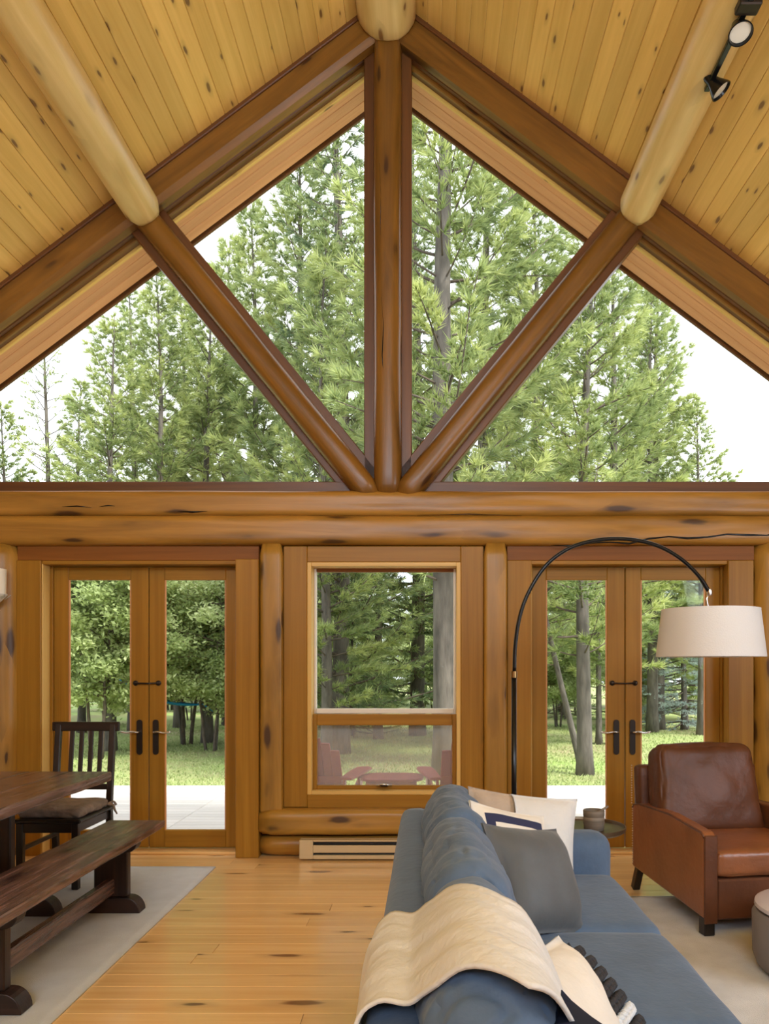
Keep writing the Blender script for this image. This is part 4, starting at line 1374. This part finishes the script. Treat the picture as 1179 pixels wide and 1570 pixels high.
# the big ones seen through the gable
tree(PINE_A, 684, 13.0, 'tall pine with thick trunk just beyond the deck beside the king post', s=1.0)
tree(FIR_A, 522, 17.5, 'tall dark fir rising to the peak of the gable glass', 'fir_tree', s=1.0)
tree(PINE_B, 455, 19.0, 'grey-green pine beside the tall dark fir', s=1.06)
tree(PINE_B, 385, 21.0, 'pine whose tip meets the sky under the sloping rafter', s=1.0)
tree(PINE_C, 318, 20.0, 'shorter pine standing behind the long diagonal brace', s=1.0)
tree(PINE_A, 745, 19.0, 'tall pine behind the thick-trunked pine', s=.98)
tree(FIR_A, 640, 22.0, 'dark fir directly behind the king post', 'fir_tree', s=1.05)
tree(PINE_B, 815, 18.5, 'pine behind the upper brace on the lounge side', s=.98)
tree(PINE_C, 897, 13.8, 'pine with bare lower trunk on the lawn beyond the lounge-side doors', s=.92)
tree(PINE_B, 940, 19.5, 'pine behind the bare-trunked lawn pine', s=.93)
tree(PINE_B, 1010, 24.0, 'bushy pine in the outer gable triangle over the arc lamp', s=1.0)
tree(PINE_C, 1075, 22.0, 'smaller pine at the open sky edge of the outer triangle', s=.80)
tree(PINE_B, 240, 19.0, 'light green pine in the outer triangle over the dining doors', s=.82)
tree(PINE_C, 170, 18.0, 'bushy pine low in the outer triangle over the dining doors', s=.86)
tree(SPARSE, 72, 19.0, 'thin bare-trunked pine against open sky at the frame edge', s=.82)
tree(PINE_C, 10, 20.5, 'dark pine cut by the frame edge over the sconce', s=.75)
tree(PINE_B, 500, 15.5, 'slim grey-trunked pine seen through the double-hung window', s=.72)
tree(SPARSE, 580, 21.0, 'thin pale trunk in the middle of the double-hung window', s=.9)
tree(PINE_B, 125, 23.0, 'pine between the thin bare-trunked pine and the bushy pine', s=.72)
tree(PINE_A, 205, 24.0, 'tall pine tip touching the soffit over the dining doors', s=.80)
tree(PINE_B, 275, 25.0, 'pine behind the upper end of the dining-side brace', s=1.0)
tree(PINE_A, 1000, 23.0, 'tall pine tip touching the soffit over the arc lamp', s=.78)
tree(PINE_B, 350, 26.0, 'pale pine far behind the dining-side brace', s=1.12)
# lower storey
ln = tree(SPARSE, 892, 14.6, 'slender trunk leaning away from the bare-trunked lawn pine', s=.5, rz=0)
ln.rotation_euler = (0, math.radians(-13), 0)
tree(SPR_A, 540, 22.0, 'small dark spruce in the double-hung window', 'spruce_tree', s=.78)
tree(SPR_B, 1050, 24.0, 'blue spruce with drooping branches beyond the lamp shade', 'spruce_tree', s=1.0)
tree(SPR_A, 865, 29.0, 'dark spruce behind the bare-trunked lawn pine', 'spruce_tree', s=1.05)
tree(SPARSE, 918, 19.5, 'slender dark stem behind the bare-trunked lawn pine', s=.6)
tree(BUSH_A, 150, 16.5, 'leafy green tree filling the first glass door by the chair', 'leafy_tree', s=1.0)
tree(BUSH_A, 285, 19.5, 'leafy green tree behind the blue hammock', 'leafy_tree', s=1.05)
tree(BUSH_B, 325, 18.0, 'small multi-stemmed leafy tree tied to the hammock', 'leafy_tree', s=1.0)
tree(BUSH_B, 70, 22.0, 'leafy tree behind the dining chair at the lawn edge', 'leafy_tree', s=1.2)
tree(BUSH_B, 985, 27.0, 'light green leafy bush between lawn pine and blue spruce', 'leafy_tree', s=.9)
tree(BUSH_A, 1165, 34.0, 'distant pale leafy tree low against the open sky', 'leafy_tree', s=1.5)
def view_of(px):
    return 'seen through the dining-side doors' if px < 415 else 'seen through the double-hung window' if px < 765 else 'seen through the lounge-side doors'
g = 'sunlit shrubs along the far lawn edge'
for i in range(13):
    px = -20 + i * 98 + random.uniform(-25, 25)
    if not any(a_ < px < b_ for a_, b_ in ((40, 410), (430, 750), (780, 1150))): continue
    tree((BUSH_B, BUSH_A)[i % 2], px, random.uniform(24.5, 28), 'low sunlit leafy shrub at the far lawn edge ' + view_of(px), 'leafy_shrub', s=random.uniform(.55, .75), group=g)
# woodland closing the view
g = 'trees of the wood beyond the lawn'
lab = 'tree of the mixed wood closing the far side of the lawn'
for i in range(30):
    px = -150 + i * 50 + random.uniform(-18, 18)
    if not any(a_ < px < b_ for a_, b_ in ((40, 410), (430, 750), (780, 1150))): continue
    Y = random.uniform(29, 42)
    k = random.choice((SPR_A, SPR_A, BUSH_A, SPR_B if i % 5 == 0 else SPR_A, BUSH_B))
    s = random.uniform(.95, 1.45) * (1.0 if k[0].name.startswith('t') else 1)
    kn_ = {id(SPR_A): 'dark spruce', id(SPR_B): 'bluish spruce', id(BUSH_A): 'broad leafy tree', id(BUSH_B): 'low leafy tree'}[id(k)]
    tree(k, px, Y, kn_ + ' of the far wood ' + view_of(px), 'woodland_tree', s=s, group=kn_ + 's of the wood beyond the lawn')
for i, (px, Y, s) in enumerate(((430, 34, .85), (560, 37, .95), (700, 33, .95), (780, 36, .9), (860, 33, .8), (960, 38, .72), (200, 36, .68), (330, 33, .75))):
    tree((PINE_B, PINE_A)[i % 2], px, Y, 'distant tall pine of the far wood ' + view_of(px), 'woodland_tree', s=s, group='distant tall pines of the wood beyond the lawn')
# grass blades on the near lawn
rng = np.random.default_rng(5)
n = 70000
gy = 10.1 + 16 * rng.random(n) ** 1.5
gx = (rng.random(n) * 1500 - 200 - VX) / F_PX * gy
hz = np.array([lawn_h(a, b) for a, b in zip(gx, gy)])
C = np.stack([gx, gy, hz], 1)
hgt = .02 + .04 * rng.random((n, 1))
sd = unit(rng.normal(size=(n, 3)) * np.array([1, 1, 0])) * .008 * (1 + gy[:, None] / 20)
tp = C + np.concatenate([rng.normal(size=(n, 2)) * .03, hgt], 1)
tri = np.stack([C - sd, C + sd, tp], 1).reshape(-1, 3)
go = link('grass', tri_obj('grass', tri, M_GRASS, tint=rng.random(n)))
tag(go, 'short green grass on the lawn past the deck edge', 'grass', 'stuff')

# ------------------------------------------------------------------ hammock
hy = 18.6
a_, b_ = P(215, 1058, hy), P(338, 1084, hy)
hm = E('hammock', 'bright blue hammock slung between the leafy trees', 'hammock', loc=tuple((a_ + b_) / 2))
V, Fc = [], []
A, B = P(222, 1066, hy), P(312, 1080, hy)
for i in range(25):
    t = i / 24
    c = A + (B - A) * t
    sag = 4 * t * (1 - t) * .12
    wd = .04 + .13 * (math.sin(math.pi * t) ** .6)
    for j in range(9):
        v = j / 8 * 2 - 1
        V.append((c.x, c.y + v * wd, c.z - sag + .06 * v * v * math.sin(math.pi * t)))
for i in range(24):
    for j in range(8):
        q = i * 9 + j
        Fc.append((q, q + 1, q + 10, q + 9))
o = link('fabric', mesh('fabric', V, Fc, True), M_HAMMOCK, hm)
md = o.modifiers.new('thick', 'SOLIDIFY'); md.thickness = .02
tube('rope', [tuple(A), tuple(P(180, 1040, hy))], .012, M_HAMMOCK, hm, 6)
tube('rope', [tuple(B), tuple(P(326, 1090, hy)), tuple(P(350, 1078, hy))], .02, M_HAMMOCK, hm, 6)

# ------------------------------------------------------------------ red adirondack chairs and table on the deck (seen from behind)
DZ = -.10
def adirondack(label, x, y, rz):
    r = E('adirondack_chair', label, 'chair', group='red garden chairs on the deck')
    # local: front faces +Y
    hgt = [.80, .86, .90, .92, .90, .86, .80]
    for k in range(7):
        xx = (k - 3) * .082
        top = hgt[k]
        beam('back_slat', (xx * .93, .10, .22), (xx * 1.0, -.22, top), .079, .02, (1, 0, 0), M_RED, r, .006)
    beam('back_batten', (-.28, -.105, .54), (.28, -.105, .54), .022, .06, (0, 1, 0), M_RED, r, .003)
    beam('back_batten', (-.25, .075, .26), (.25, .075, .26), .022, .07, (0, 1, 0), M_RED, r, .003)
    for k in range(6):
        y_ = .14 + k * .085
        box('seat_slat', -.27, .27, y_, y_ + .075, .27 + k * .018, .29 + k * .018, M_RED, r, .004)
    for sg in (-1, 1):
        xa = sg * .335
        pts = [(xa - .05, -.20), (xa + .05, -.20), (xa + .075, .30), (xa + .07, .52), (xa + .03, .58), (xa - .03, .58), (xa - .07, .52), (xa - .075, .30)]
        extrude_prof('armrest', pts, .548, .572, M_RED, r, plane='xy', bev=.006)
        box('front_leg', sg * .30 - .014, sg * .30 + .014, .44, .54, 0, .548, M_RED, r, .004)
        extrude_prof('side_rail', [(.56, .34), (.56, .46), (.10, .30), (-.42, 0), (-.30, 0), (.10, .20)][::-1], sg * .275 - .012, sg * .275 + .012, M_RED, r, plane='yz')
        extrude_prof('arm_bracket', [(.545, .548), (.545, .38), (.60, .548)][::-1], sg * .30 - .012, sg * .30 + .012, M_RED, r, plane='yz')
        beam('arm_post', (sg * .285, -.12, .18), (sg * .32, -.17, .55), .05, .022, (0, 1, 0), M_RED, r, .003)
    r.location = (x, y, DZ)
    r.rotation_euler = (0, 0, rz)
    return r
adirondack('red slatted garden chair with its back to the window by the knotty post', -.98, 6.95, math.radians(-8))
adirondack('red slatted garden chair with its back to the window behind the sofa end', .38, 6.95, math.radians(8))
gt = E('garden_table', 'low red oval table between the two red garden chairs', 'table', loc=(-.31, 7.15, DZ))
pts = []
for i in range(28):
    a = 2 * math.pi * i / 28
    c_, s_ = math.cos(a), math.sin(a)
    pts.append((-.31 + .285 * math.copysign(abs(c_) ** .6, c_), 7.15 + .235 * math.copysign(abs(s_) ** .7, s_)))
extrude_prof('table_top', pts, .40, .425, M_RED, gt, plane='xy', bev=.006)
for sx_ in (-.2, .2):
    for sy_ in (-.15, .15):
        box('leg', -.31 + sx_ - .02, -.31 + sx_ + .02, 7.15 + sy_ - .02, 7.15 + sy_ + .02, DZ, .40, M_RED, gt, .003)
box('apron', -.51, -.11, 6.985, 7.005, .33, .40, M_RED, gt, .003)
